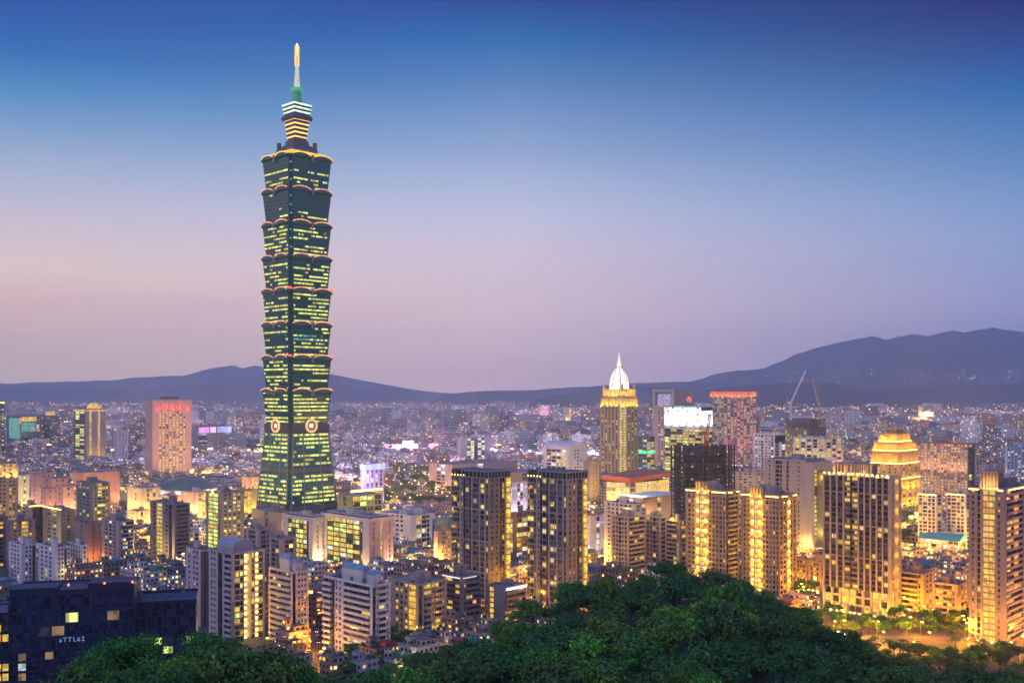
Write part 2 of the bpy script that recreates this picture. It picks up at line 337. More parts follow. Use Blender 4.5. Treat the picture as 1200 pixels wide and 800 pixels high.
# ------------------------------------------------------------------ buildings with modelled facades
WID = {'s': .8, 'S': 2.2, 'w': 2.0, 'g': 2.4, 'b': 3.4, 'd': 1.2, 'l': 1.3, 'F': 2.2, 'v': 1.4, 'n': 1.3}
class Building:
    def __init__(s, name, label, cat, pl, pc, pr, ytop, Y, theta=44, land=None, group=None, wl=None, wr=None, zb=0):
        th = RAD(theta); c, n = math.cos(th), math.sin(th)
        xc = PX(pc, Y); s.xc, s.Y = xc, Y
        tl, tr = (pl-600)/F, (pr-600)/F
        s.wl = wl if wl else (xc - tl*Y)/(c + tl*n)
        s.wr = wr if wr else (tr*Y - xc)/(n - tr*c)
        s.H = PZ(ytop, Y) - zb; s.zb = zb
        cx, cy_ = xc + n*s.wr/2 - c*s.wl/2, Y + c*s.wr/2 + n*s.wl/2
        s.root = empty(name, (cx, cy_, zb), math.pi/2 - th)
        tag(s.root, label, cat, group)
        s.x0, s.y0 = -s.wr/2, -s.wl/2                   # the near corner in local space
        s.x1, s.y1 = s.wr/2, s.wl/2
        s.win, s.near = [], Y < 900
        s.wallmb = MB(); s.lamps = []
        FOOT.append((cx, cy_, math.hypot(s.wl, s.wr)/2*.92, Y)); s.cx, s.cy = cx, cy_
        if land: LAND.append((land, (pl+pr)/2, Y))
    def P(s, face, u, d, z):
        return (s.x0 - d, s.y0 + u, z) if face == 'L' else (s.x0 + u, s.y0 - d, z)
    def fbox(s, mb, face, u0, u1, d0, d1, z0, z1, mat, top=None):
        a, b = s.P(face, u0, d0, z0), s.P(face, u1, d1, z1)
        mb.box(a[0], b[0], a[1], b[1], a[2], b[2], mat, top)
    def core(s, glass, z0=0, z1=None, back=None):
        b = MB(); z1 = s.H if z1 is None else z1
        b.box(s.x0, s.x1, s.y0, s.y1, z0, z1, glass, ROOF)
        # hidden sides carry plain wall strips so that they do not read as raw glass from elsewhere
        w = back or glass; n = max(2, int((z1-z0)/3.4))
        if back:
            for i in range(n):
                z = z0 + (z1-z0)*i/n; h = (z1-z0)/n*.55
                b.box(s.x1, s.x1+.3, s.y0, s.y1, z, z+h, w); b.box(s.x0, s.x1, s.y1, s.y1+.3, z, z+h, w)
        b.build('glazing', s.root)
    def facade(s, face, spec, z0, z1, wall, fh=3.3, lit=.2, mix='yyw', blind=.25, trim=None, depth=.5, corner=True, bal=1.2, band=0, bandmat=None, u0=None, u1=None, lampmat=None, solid=.5, lampstep=2):
        W_ = (s.wl if face == 'L' else s.wr)
        u0 = 0 if u0 is None else u0; u1 = W_ if u1 is None else u1
        tot = sum(WID[c] for c in spec); sc = (u1-u0)/tot
        seq = spec[::-1] if face == 'L' else spec
        n = max(1, round((z1-z0)/fh)); fh = (z1-z0)/n
        m = s.wallmb; trim = trim or wall; u = u0
        for ci, c in enumerate(seq):
            a, b = u, u + WID[c]*sc; u = b
            if c in 'sSl':
                aa = a - (depth if (ci == 0 and face == 'R' and corner and a == 0) else 0)
                s.fbox(m, face, aa, b, 0, depth if c != 'l' else depth+.25, z0, z1, wall)
                if c == 'l':
                    for k in range(0, n, lampstep): s.lamps.append((face, (a+b)/2, depth+.25, z0+fh*(k+.75), min(.8, (b-a)*.3)))
                continue
            if c == 'd':
                for k in range(n):
                    s.fbox(m, face, a, b, 0, .12, z0+k*fh, z0+k*fh+.35, DARK)
                continue
            mg = (b-a)*(.20 if c in 'wv' else .05 if c == 'n' else .04)
            if c in 'wv':
                s.fbox(m, face, a, a+mg, 0, depth*.92, z0, z1, wall); s.fbox(m, face, b-mg, b, 0, depth*.92, z0, z1, wall)
            elif c in 'gFn':
                s.fbox(m, face, a, a+mg, 0, depth*.6, z0, z1, trim); s.fbox(m, face, b-mg, b, 0, depth*.6, z0, z1, trim)
            for k in range(n):
                zz = z0 + k*fh
                if c in 'wv':
                    hsp = fh*solid; s.fbox(m, face, a+mg, b-mg, 0, depth*.85, zz, zz+hsp, wall)
                    if s.near and rnd.random() < .22: q = a+mg+(b-a-2*mg)*rnd.uniform(.1, .5); s.fbox(m, face, q, q+.9, depth*.85, depth*.85+.5, zz+hsp-1.0, zz+hsp-.3, METAL)
                elif c in 'gFn': hsp = fh*.24; s.fbox(m, face, a+mg, b-mg, 0, depth*.5, zz, zz+hsp, trim)
                else:
                    hsp = fh*.36; s.fbox(m, face, a+.08, b-.08, 0, bal, zz-.12, zz+hsp, wall)
                p = 1.0 if c == 'F' else lit
                x = rnd.random()
                za, zb = zz+hsp, zz+fh-.05
                ua, ub = a+mg, b-mg
                if c == 'b' and rnd.random() < .5: ub = ua+(ub-ua)*.6
                if x < p: s.win.append((face, ua+.05, ub-.05, za+.05, zb-.05, mix[rnd.randrange(len(mix))], 1))
                elif x < p + blind: s.win.append((face, ua+.05, ub-.05, za+.05, zb-.05, 'D', 0))
        if band:
            for k in range(band, n, band):
                s.fbox(m, face, u0, u1, depth+.02, depth+.25, z0+k*fh-.25, z0+k*fh+.25, bandmat or wall)
    def crown(s, mat, h=1.4, rooms=2, tanks=2, seed=None, roof=ROOFL, hroom=4.5, roommat=None, x0=None, x1=None, y0=None, y1=None, z=None):
        m = s.wallmb; z = s.H if z is None else z; t = .35
        X0, X1, Y0, Y1 = (s.x0-.5 if x0 is None else x0), (s.x1+.3 if x1 is None else x1), (s.y0-.5 if y0 is None else y0), (s.y1+.3 if y1 is None else y1)
        m.box(X0, X1, Y0, Y0+t, z, z+h, mat); m.box(X0, X1, Y1-t, Y1, z, z+h, mat)
        m.box(X0, X0+t, Y0+t, Y1-t, z, z+h, mat); m.box(X1-t, X1, Y0+t, Y1-t, z, z+h, mat)
        m.box(X0+t, X1-t, Y0+t, Y1-t, z-.02, z+.15, roof)
        r = MB(); wx, wy = X1-X0, Y1-Y0
        for i in range(rooms):
            a, b = wx*rnd.uniform(.18, .3), wy*rnd.uniform(.18, .3)
            cx = X0 + wx*(.3 + .4*(i+.5)/rooms) ; cyy = Y0 + wy*rnd.uniform(.35, .65)
            hh = hroom*rnd.uniform(.7, 1.2)
            r.box(cx-a/2, cx+a/2, cyy-b/2, cyy+b/2, z+.15, z+hh, roommat or mat, ROOFL)
            r.box(cx-a/2-.3, cx+a/2+.3, cyy-b/2-.3, cyy+b/2+.3, z+hh, z+hh+.3, roommat or mat, ROOFL)
        r.build('roof_house', s.root)
        for i in range(tanks):
            q = MB(); cx, cyy = X0+wx*rnd.uniform(.15, .85), Y0+wy*rnd.uniform(.12, .88)
            q.cyl(cx, cyy, z+.15, z+2.6, 1.0, 1.0, METAL, 10); q.cyl(cx, cyy, z+2.6, z+3.0, 1.0, .25, METAL, 10)
            q.build('water_tank', s.root)
        for i in range(4 if s.near else 0):
            cx, cyy = X0+wx*rnd.uniform(.1, .9), Y0+wy*rnd.uniform(.1, .9)
            put_box('cooling_unit', METAL, cx-.8, cx+.8, cyy-.5, cyy+.5, z+.15, z+1.3, s.root)
    def done(s, wallname='wall', cap=100):
        s.wallmb.build(wallname, s.root)
        lit = [w for w in s.win if w[6]]; rest = [w for w in s.win if not w[6]]
        rnd.shuffle(lit)
        ind, rest2 = (lit[:cap], lit[cap:]) if s.near else ([], lit)
        for f, a, b, z0, z1, k, _ in ind:
            p, q = s.P(f, a, .04, z0), s.P(f, b, .12, z1)
            put_box('lit_window', LIT[k], p[0], q[0], p[1], q[1], z0, z1, s.root)
        r = MB()
        for f, a, b, z0, z1, k, _ in rest + rest2:
            s.fbox(r, f, a, b, .03, .09, z0, z1, LIT[k])
        o = r.build('window', s.root)
        if o: tag(o, kind='stuff')
        if s.lamps:
            lmb = MB()
            for i, (f, u, d, z, r_) in enumerate(s.lamps):
                p, q = s.P(f, u-r_, d, z-r_), s.P(f, u+r_, d+r_*.8, z+r_)
                if s.near and i < 100: put_box('facade_lamp', LAMP, p[0], q[0], p[1], q[1], p[2], q[2], s.root)
                else: lmb.box(p[0], q[0], p[1], q[1], p[2], q[2], LAMP)
            o = lmb.build('facade_lamp', s.root)
            if o: tag(o, kind='stuff')
        return s
    def uplight(s, face, u, power, z=1.0, d=2.2, color=(1,.52,.03), size=75, tilt=.12, vis=True):
        p = s.P(face, u, d, z); inward = (tilt, 0) if face == 'L' else (0, tilt)
        light(p, power, color, .3, s.root, size, (inward[0], inward[1], 1))
        if vis:
            a, b = s.P(face, u-.5, d-.5, z-.9), s.P(face, u+.5, d+.5, z-.3)
            put_box('flood_lamp', LAMP, a[0], b[0], a[1], b[1], a[2], b[2], s.root)
    def strip(s, face, u0, u1, z, mat, h=.5, d=.6, name='light_strip'):
        a, b = s.P(face, u0, d, z), s.P(face, u1, d+.25, z+h)
        return put_box(name, mat, a[0], b[0], a[1], b[1], z, z+h, s.root)

TAN, BEIGE, GREY, PINK, DKGREY, WHT, BRN, CREAM, TERRA = (.36,.28,.22), (.42,.34,.26), (.28,.265,.265), (.50,.35,.31), (.14,.13,.14), (.60,.57,.57), (.20,.14,.11), (.55,.48,.38), (.50,.27,.20)
_dk = lambda c: tuple(v*.78 for v in c)
TAN, BEIGE, GREY, PINK, BRN, TERRA = map(_dk, (TAN, BEIGE, GREY, PINK, BRN, TERRA))
wTAN, wBEI, wGRY, wPNK, wDKG, wWHT, wBRN, wCRM, wTER = [wall_mat(c) for c in (TAN, BEIGE, GREY, PINK, DKGREY, WHT, BRN, CREAM, TERRA)]
gBLU, gDRK, gGRN = glass_mat((.03,.05,.08), .12), glass_mat((.018,.02,.028), .15), glass_mat((.02,.06,.055), .14)

def vault(s, name, x0, x1, y0, y1, z, h, mat, along='y', n=10, rib=None):
    b = MB()
    rings = []
    for k in range(2):
        r = []
        for i in range(n+1):
            a = math.pi*i/n; t = -math.cos(a)*.5+.5; zz = z+h*math.sin(a)
            if along == 'y': r.append((x0+(x1-x0)*t, (y0, y1)[k], zz))
            else: r.append(((x0, x1)[k], y0+(y1-y0)*t, zz))
        rings.append(r)
    b.loft(rings, mat)
    o = b.build(name, s.root)
    if rib:
        r_ = MB(); cnt = 7
        for j in range(cnt):
            f = (j+.5)/cnt
            pts = []
            for i in range(n+1):
                a = math.pi*i/n; t = -math.cos(a)*.5+.5; zz = z+(h+.15)*math.sin(a)
                pts.append((x0+(x1-x0)*t, y0+(y1-y0)*f, zz) if along == 'y' else (x0+(x1-x0)*f, y0+(y1-y0)*t, zz))
            r_.tube(pts, .3, rib, 4)
        r_.build('roof_ribs', s.root)
    return o

exec_heroes = []
# ---- the tall stacked tower
def stacked_tower():
    Y0 = 1095.0; th = RAD(44); axp = 348
    t = empty('skyscraper', (PX(axp, Y0), Y0, 0), math.pi/2-th)
    tag(t, 'very tall green glass skyscraper of eight flared stacked segments with a lit spire', 'skyscraper')
    LAND.append(('the tall stacked tower', axp, Y0)); FOOT.append((PX(axp, Y0), Y0, 52, Y0))
    glass = wall_mat((.008,.085,.068), .18, .12); rib = wall_mat((.03,.11,.095), .45, .2); grey = wall_mat((.16,.18,.18), .6)
    rim = lit_mat((1,.36,.16), 1.5, 3, .6); zz = lambda py: PZ(py, Y0)
    def plan(h, n, z): return [(h-n,-h,z),(h-n,-h+n,z),(h,-h+n,z),(h,h-n,z),(h-n,h-n,z),(h-n,h,z),(-h+n,h,z),(-h+n,h-n,z),(-h,h-n,z),(-h,-h+n,z),(-h+n,-h+n,z),(-h+n,-h,z)]
    wins = []
    def wrow(za, zb, ha, hb, n, dens, nb, mats, parent_i):
        hm = (ha+hb)/2
        for f in range(4):
            on = rnd.random() < dens
            bays = nb
            for i in range(bays):
                if rnd.random() < .26: on = rnd.random() < dens
                if not on: continue
                a = -(hm-n) + 2*(hm-n)*i/bays; b = a + 2*(hm-n)/bays*.92
                qa = [(a,-ha-.35,za),(b,-ha-.35,za),(b,-hb-.35,zb),(a,-hb-.35,zb)]
                c, s_ = [(1,0),(0,1),(-1,0),(0,-1)][f]
                q = [(x*c-y*s_, x*s_+y*c, z) for x, y, z in qa]
                wins.append((f in (0, 3), q, mats[rnd.randrange(len(mats))]))
    tops = [188.3 + 38.45*k for k in range(8)]
    for k in range(8):
        zt, zbm = zz(tops[k]), zz(tops[k]+38.0)
        hb, ht = 24.2, 28.0
        b = MB()
        b.loft([plan(hb, 3.2, zbm), plan(ht-1.0, 3.4, zt-3.5), plan(ht, 3.4, zt-2.5), plan(ht, 3.4, zt)], glass)
        seg = b.build('tower_segment', t)
        r = MB()
        for i in range(1, 8):
            f = i/8; h = hb + (ht-1-hb)*f; z = zbm + (zt-3.5-zbm)*f
            r.loft([plan(h+.12, 3.3, z-.35), plan(h+.45, 3.3, z-.3), plan(h+.45, 3.3, z+.3), plan(h+.12, 3.3, z+.35)], rib)
        r.build('floor_ledges', seg)
        dens = [.2, .14, .55, .68, .72, .66, .76, .76][k]
        for i in range(8):
            f0, f1 = (i+.34)/8, (i+.78)/8
            h0, h1 = hb+(ht-1-hb)*f0, hb+(ht-1-hb)*f1
            dd = dens
            if k == 0: dd = .75 if i in (2, 4) else .06
            if k == 1: dd = .4 if i == 1 else .06
            if i == 7: dd *= .35
            mats = 'nnnny' if k not in (5,) or i not in (4, 5) else 'TTn'
            wrow(zbm+(zt-3.5-zbm)*f0, zbm+(zt-3.5-zbm)*f1, h0, h1, 4.0, dd*rnd.uniform(.5, 1.35), 22, mats, k)
        # arched eyebrows: two to a face, the ends turned up, glowing edge
        for f in range(4):
            c, s_ = [(1,0),(0,1),(-1,0),(0,-1)][f]
            for side in (-1, 1):
                a0, a1 = side*2.2, side*(ht-3.6)
                e = MB(); pts = []
                for i in range(9):
                    q = i/8; x = a0+(a1-a0)*q; z = zt + 2.4*math.sin(math.pi*min(1, q*1.0+.0))**.7 - .2
                    pts.append((x, -ht-.9-1.0*math.sin(math.pi*q), z))
                pts = [(x*c-y*s_, x*s_+y*c, z) for x, y, z in pts]
                e.tube(pts, .62, rim if k else lit_mat(GOLD, 1.8, 3, .7), 5)
                e.build('light_rim', seg)
                e = MB(); ring = [[(p[0], p[1], zt-2.0) for p in pts], [(p[0], p[1], p[2]-.3) for p in pts]]
                inn = [(p[0]*.94, p[1]*.94, p[2]-.3) for p in pts]; inb = [(p[0]*.94, p[1]*.94, zt-2.0) for p in pts]
                for i in range(8):
                    e.face([ring[0][i], ring[0][i+1], ring[1][i+1], ring[1][i]], rib)
                    e.face([ring[1][i], ring[1][i+1], inn[i+1], inn[i]], grey)
                    e.face([inn[i], inn[i+1], inb[i+1], inb[i]], rib)
                    e.face([ring[0][i+1], ring[0][i], inb[i], inb[i+1]], rib)
                e.build('eyebrow', seg)
            # ornament in the middle of the face, and the column of dark glass below
            o = MB(); q = [(-1.3,-ht-1.6),(1.3,-ht-1.6),(1.3,-ht+.6),(-1.3,-ht+.6)]
            q = [(x*c-y*s_, x*s_+y*c) for x, y in q]
            o.loft([[(x, y, zt-5.5) for x, y in q], [(x, y, zt+1.0) for x, y in q]], grey); o.build('cloud_ornament', seg)
        if k in (4, 6):
            for cx, cy_ in ((-1,-1), (1,-1), (-1,1)):
                o = MB(); o.box(cx*(ht-2.2)-1.2, cx*(ht-2.2)+1.2, cy_*(ht-2.2)-1.2, cy_*(ht-2.2)+1.2, zt+.2, zt+2.2, lit_mat(RED, 3, 3, .8)); o.build('warning_light', t)
        for i in range(1, 8):                                   # green marker lamps on the near corner
            if k in (0, 1, 2) and i % 2 == 0:
                z = zbm + (zt-zbm)*i/8; h = hb + (ht-hb)*i/8-2.9
                o = MB(); o.box(-h-.35, -h+.35, -h-.35, -h+.35, z-.35, z+.35, lit_mat((.3,1,.6), 1.6, 3, .7)); o.build('marker_light', seg)
    # belt with the round medallions
    zb1, zb0 = zz(495.8), zz(506)
    b = MB(); b.loft([plan(24.6, 3, zb0), plan(25.8, 3, zb0+1), plan(25.8, 3, zb1-.5), plan(24.6, 3, zb1)], wall_mat((.055,.06,.065), .6)); b.build('belt', t)
    for f in range(4):
        c, s_ = [(1,0),(0,1),(-1,0),(0,-1)][f]
        def rot(p): return (p[0]*c-p[1]*s_, p[0]*s_+p[1]*c, p[2])
        zc = zz(498); coin = MB()
        for (r0, r1, d, m) in ((5.4, 7.2, 1.6, lit_mat((1,.58,.22), 1.15, 30, .9)), (2.9, 5.4, 1.1, flat_mat((.45,.25,.08), .4, .5, 'bronze'))):
            ou = [(r1*math.cos(a*math.pi/16), -26-d, zc+r1*math.sin(a*math.pi/16)) for a in range(32)]
            iu = [(r0*math.cos(a*math.pi/16), -26-d, zc+r0*math.sin(a*math.pi/16)) for a in range(32)]
            ob = [(x, -25.6, z) for x, y, z in ou]; ib = [(x, -25.6, z) for x, y, z in iu]
            for i in range(32):
                j = (i+1) % 32
                coin.face([rot(iu[i]), rot(ou[i]), rot(ou[j]), rot(iu[j])], m); coin.face([rot(ou[i]), rot(ob[i]), rot(ob[j]), rot(ou[j])], m)
                coin.face([rot(ib[i]), rot(iu[i]), rot(iu[j]), rot(ib[j])], m)
        md = coin.build('medallion', t)
        q = MB(); a = [rot(p) for p in ((-2,-26.6,zc-2),(2,-26.6,zc-2),(2,-26.6,zc+2),(-2,-26.6,zc+2))]; a2 = [rot(p) for p in ((-2,-25.7,zc-2),(2,-25.7,zc-2),(2,-25.7,zc+2),(-2,-25.7,zc+2))]
        q.loft([a, a2], lit_mat(WHITE, 1.6, 30, .9)); q.build('medallion_lamp', md)
    # tapering base
    H0 = zz(506); hb, ht = 32.5, 25.0
    b = MB(); b.loft([plan(hb, 2.5, 0), plan(ht, 2.5, H0)], wall_mat((.02,.13,.10), .22, .12)); base = b.build('tower_base', t)
    r = MB(); nf = 22
    for i in range(1, nf):
        f = i/nf; h = hb+(ht-hb)*f; z = H0*f
        big = i in (4, 13)
        m = wall_mat((.12,.11,.12), .7) if big else rib
        r.loft([plan(h+.1, 2.5, z-(2.2 if big else .3)), plan(h+.45, 2.5, z-(2.1 if big else .25)), plan(h+.45, 2.5, z+(2.1 if big else .25)), plan(h+.1, 2.5, z+(2.2 if big else .3))], m)
    r.build('floor_ledges', base)
    for f in range(4):
        c, s_ = [(1,0),(0,1),(-1,0),(0,-1)][f]; r = MB()
        for u in (-.98, -.42, .42, .98):
            pa, pb = [(u*(hb-2.6)+e, -hb-y, 0) for e, y in ((-.7, 0), (.7, 0), (.7, .8), (-.7, .8))], [(u*(ht-2.6)+e, -ht-y, H0) for e, y in ((-.7, 0), (.7, 0), (.7, .8), (-.7, .8))]
            r.loft([[(x*c-y*s_, x*s_+y*c, z) for x, y, z in q] for q in (pa, pb)], grey)
        r.build('mega_column', base)
    for i in range(1, nf):
        if i in (3, 4, 12, 13): continue
        f0, f1 = (i+.25)/nf, (i+.75)/nf
        wrow(H0*f0, H0*f1, hb+(ht-hb)*f0, hb+(ht-hb)*f1, 3.5, .66 if i > 2 else .25, 22, 'nnnny', 9)
    # top: stepped pedestal, neck, collars, green drum, mast
    zt = zz(188.3)
    b = MB(); gr = wall_mat((.10,.10,.11), .6)
    def sq(h, z): return [(-h,-h,z),(h,-h,z),(h,h,z),(-h,h,z)]
    b.loft([sq(24.5,zt),sq(24.5,zt+2.2),sq(21.5,zz(182.2)),sq(18,zz(182.0))], lit_mat((1,.56,.02), 1.5, 6, .6)); b.build('gold_light_band', t)
    b = MB(); b.loft([sq(16.5,zz(184.5)),sq(15.5,zz(176.5))], gr); b.loft([sq(12.5,zz(176.5)),sq(11.5,zz(172))], gr); b.loft([sq(9.5,zz(172)),sq(8.5,zz(166))], gr)
    for sx in (-1, 1):
        for sy in (-1, 1): b.box(sx*13.5-1.6, sx*13.5+1.6, sy*13.5-1.6, sy*13.5+1.6, zz(176.5), zz(168), gr)
    b.build('pedestal', t)
    b = MB(); b.loft([sq(7.0,zz(166)),sq(9.4,zz(141))], glass_mat((.05,.035,.02), .3)); neck = b.build('neck', t)
    lg = lit_mat((1,.56,.14), 1.9, 4, .7); ln = MB()
    for i in range(5):
        z = zz(163-i*5.0); h = 7.2 + 2.4*i/4.6
        ln.loft([sq(h+.1,z),sq(h+.35,z+.1),sq(h+.35,z+1.7),sq(h+.1,z+1.8)], lg)
    ln.build('light_band', neck)
    b = MB(); b.loft([sq(11.2,zz(142.5)),sq(12,zz(140)),sq(11.2,zz(137))], wall_mat((.08,.07,.10), .6)); b.build('collar', t)
    b = MB(); b.loft([sq(9.6,zz(137)),sq(11.2,zz(124))], glass_mat((.03,.05,.04), .3)); nk = b.build('upper_neck', t)
    ln = MB()
    for i in range(3):
        z = zz(134.5-i*4.4); h = 9.9 + .55*i
        ln.loft([sq(h+.1,z),sq(h+.4,z+.1),sq(h+.4,z+1.9),sq(h+.1,z+2)], lit_mat((.75,1,.72), 1.7, 2, .5))
    ln.build('light_band', nk)
    gm_ = lit_mat((.02,.42,.20), .55, 3, .5)
    b = MB(); b.cyl(0, 0, zz(124), zz(120), 7, 5.5, gr, 16); b.cyl(0, 0, zz(120), zz(108), 5.2, 5.2, gm_, 16); b.cyl(0, 0, zz(108), zz(104), 6.4, 6.4, lit_mat((.02,.6,.25), .9, 3, .6), 16)
    b.build('green_drum', t)
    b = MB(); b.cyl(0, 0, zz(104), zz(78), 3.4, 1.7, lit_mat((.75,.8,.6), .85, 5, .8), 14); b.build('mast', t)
    b = MB()
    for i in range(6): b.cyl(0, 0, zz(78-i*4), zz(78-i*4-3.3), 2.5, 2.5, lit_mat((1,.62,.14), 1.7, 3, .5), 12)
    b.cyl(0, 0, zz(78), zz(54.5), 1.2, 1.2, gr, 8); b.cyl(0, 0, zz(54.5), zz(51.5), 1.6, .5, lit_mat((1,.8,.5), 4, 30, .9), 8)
    b.build('mast_light', t)
    light((0,0,zz(66)), 60000, (1,.7,.3), 3, t)
    # lit windows: the hundred that show largest as parts, the rest as one
    vis = [w for w in wins if w[0]]; rnd.shuffle(vis)
    for _, q, mk in vis[:100]:
        b = MB(); n_ = (Vector(q[1])-Vector(q[0])).cross(Vector(q[3])-Vector(q[0])).normalized()*.12
        b.loft([[tuple(Vector(p)+n_) for p in q], q], LIT[mk]); b.build('lit_window', t)
    b = MB(); done = set(id(w) for w in vis[:100])
    for w in wins:
        if id(w) not in done:
            q = w[1]; n_ = (Vector(q[1])-Vector(q[0])).cross(Vector(q[3])-Vector(q[0])).normalized()*.12
            b.loft([[tuple(Vector(p)+n_) for p in q], q], LIT[w[2]])
    tag(b.build('lit_window', t), kind='stuff')
stacked_tower()

# ------------------------------------------------------------------ the buildings in front, one by one
def H(*a, **k): return Building(*a, **k)

# twin condominium towers in the middle
def condo(label, pl, pc, pr, ytop, Y, land, wing):
    s = H('apartment_tower', label, 'apartment tower', pl, pc, pr, ytop, Y, land=land)
    s.core(gDRK, back=wGRY)
    h = s.H - 5
    s.facade('L', 'ngnsvdgdsgnsgsn', 0, h, wall_mat((.235,.22,.215)), 3.45, .17, 'yyyw', .3, band=6, depth=.6, trim=wall_mat((.15,.15,.165)), bandmat=wall_mat((.30,.285,.28)))
    s.facade('R', 'svsvsdnsF', 0, h, wall_mat((0.240,0.204,0.160)), 3.45, .16, 'yyg', .2, band=6, depth=.6)
    # open crown frame over the main body
    m = s.wallmb; gm2 = wall_mat((0.240,0.224,0.208)); t = .6
    for z in (h, s.H-.7):
        m.box(s.x0-.8, s.x1+.6, s.y0-.8, s.y0-.8+t, z, z+.7, gm2); m.box(s.x0-.8, s.x1+.6, s.y1*wing-t, s.y1*wing, z, z+.7, gm2)
        m.box(s.x0-.8, s.x0-.8+t, s.y0-.8+t, s.y1*wing-t, z, z+.7, gm2); m.box(s.x1+.6-t, s.x1+.6, s.y0-.8+t, s.y1*wing-t, z, z+.7, gm2)
    n = 8
    for i in range(n):
        y = s.y0-.8+(s.y1*wing-s.y0)*i/(n-1); x = s.x0-.8+(s.x1-s.x0)*i/(n-1)
        m.box(s.x0-.75, s.x0-.2, y, y+.55, h+.7, s.H-.7, gm2); m.box(x, x+.55, s.y0-.75, s.y0-.2, h+.7, s.H-.7, gm2)
    r = MB(); r.box(s.x0*.6, s.x1*.6, s.y0*.7, s.y1*wing*.7, h, s.H-1.2, wDKG, ROOFL); r.build('roof_house', s.root)
    s.crown(gm2, 1.0, 0, 0, z=h, y0=s.y1*wing+.1)
    for i in range(5):
        light(s.P('L', s.wl*(.66+.08*i), -1.2, h+1.8), 900, GOLD, .3, s.root)
        put_box('crown_lamp', LAMP, *sum([[a, a+.5] for a in s.P('L', s.wl*(.66+.08*i), .3, 0)[:2]], []), h+1.0, h+1.6, s.root)
    for z in range(8, int(h), 10):                               # balcony lamps wash the edges gold
        light(s.P('R', s.wr-1.2, 1.6, z), 1200, GOLD, .4, s.root); light(s.P('L', s.wl-1.5, 1.6, z), 500, GOLD, .4, s.root)
    for u in (.1, .35, .6): s.uplight('R', s.wr*u, 9000, z=2)
    return s.done()
condo('tall grey grid-front apartment tower, first of the twin towers, beside the white office complex', 529.5, 572.5, 598, 552, 660, 'first twin tower', .45)
condo('tall grey grid-front apartment tower, second of the twin towers, beside the forested hill', 618.5, 664, 688, 553, 625, 'second twin tower', .45)

# golden-lamp pair
def lampt(label, pl, pc, pr, ytop, Y, land, R_, warmR):
    s = H('apartment_tower', label, 'apartment tower', pl, pc, pr, ytop, Y, land=land)
    w = wall_mat((.25,.185,.155)); s.core(gDRK, back=w)
    s.facade('L', 'swwslFlsvwvwv', 0, s.H, w, 3.3, .07, 'yw', .2, depth=.7, solid=.42)
    s.facade('R', R_, 0, s.H, w if not warmR else wall_mat((0.336,0.224,0.128)), 3.3, .05, 'yw', .15, depth=.7, solid=.42)
    s.crown(w, 1.2, 1, 1, roof=ROOF)
    # bright cornice lamps and the raised lamp-lit columns of the crown
    for f, a, b in (('L', 0, .33), ('L', .7, 1), ('R', .1, .4), ('R', .78, 1)):
        W_ = s.wl if f == 'L' else s.wr
        s.strip(f, a*W_, b*W_, s.H-.4, LAMP, .45, .8)
    m = MB(); u0, u1 = s.wl*.44, s.wl*.72
    for i in range(4):
        u = u0+(u1-u0)*i/3.2; s.fbox(m, 'L', u, u+1.1, 0, 1.3, s.H-1, s.H+6.5, w)
    s.fbox(m, 'L', u0-.6, u1+1, -6, .2, s.H, s.H+6, w, ROOFL); m.build('crown_columns', s.root)
    r = MB(); r.cyl(s.x0*.15, s.y0*.1, s.H+.2, s.H+6.5, min(s.wr, s.wl)*.33, min(s.wr, s.wl)*.3, wGRY, 20); r.build('roof_drum', s.root)
    for i in range(4): light(s.P('L', u0+(u1-u0)*i/3.2+.5, 3.0, s.H-2.5), 6000, GOLD, .3, s.root, 110, (.25, 0, 1))
    for z in range(6, int(s.H), 7):
        light(s.P('L', s.wl*.47, 2.2, z), 2000, GOLD, .4, s.root); light(s.P('L', s.wl*.69, 2.2, z), 2000, GOLD, .4, s.root)
        if warmR: light(s.P('R', s.wr*.5, 2.4, z), 1500, (1,.48,.03), .4, s.root)
    return s.done()
lampt('brown apartment tower with two gold lamp strings and grey roof drum, behind hill crest', 804, 851, 865, 577, 700, 'the lamp-strung tower', 'dbbds', 0)
lampt('orange-sided apartment tower with three strings of gold lamps, in front of the gate-shaped building', 869, 913, 932.5, 582, 690, 'the orange-sided tower', 'vvlvv', 1)

# the big frame-front tower
s = H('apartment_tower', 'largest frame-front apartment tower with glowing gold base and lit crown, above the lit boulevard', 'apartment tower', 965, 1043, 1055, 561, 620, land='the gold-based tower')
w = wall_mat((0.336,0.264,0.216)); s.core(gDRK, back=w)
hb = 15
tr = wall_mat((.10,.085,.075)); wl_ = s.wl
s.facade('L', 'sgsgsgs', hb, s.H, w, 3.4, .07, 'yyw', .12, depth=.9, band=6, trim=tr, u0=wl_*.67, u1=wl_)
s.facade('L', 'bdb', hb, s.H, wall_mat((.16,.13,.11)), 3.4, .45, 'yyg', .12, depth=.4, u0=wl_*.47, u1=wl_*.67, corner=False)
s.facade('L', 'sgsgsgsgsgs', hb, s.H, w, 3.4, .07, 'yyw', .12, depth=.9, band=6, trim=tr, u0=0, u1=wl_*.47)
s.facade('R', 'svsSvs', hb, s.H, w, 3.4, .08, 'y', .12, depth=.8, band=6)
s.facade('L', 'sgsgsgsggsgsgsgs', 0, hb, wall_mat((0.400,0.320,0.224)), 5, .5, 'yg', .1, depth=1.0)
s.facade('R', 'sgsSgs', 0, hb, wall_mat((0.400,0.320,0.224)), 5, .5, 'yg', .1, depth=1.0)
s.crown(w, 1.3, 0, 0)
m = MB()
zc = s.H
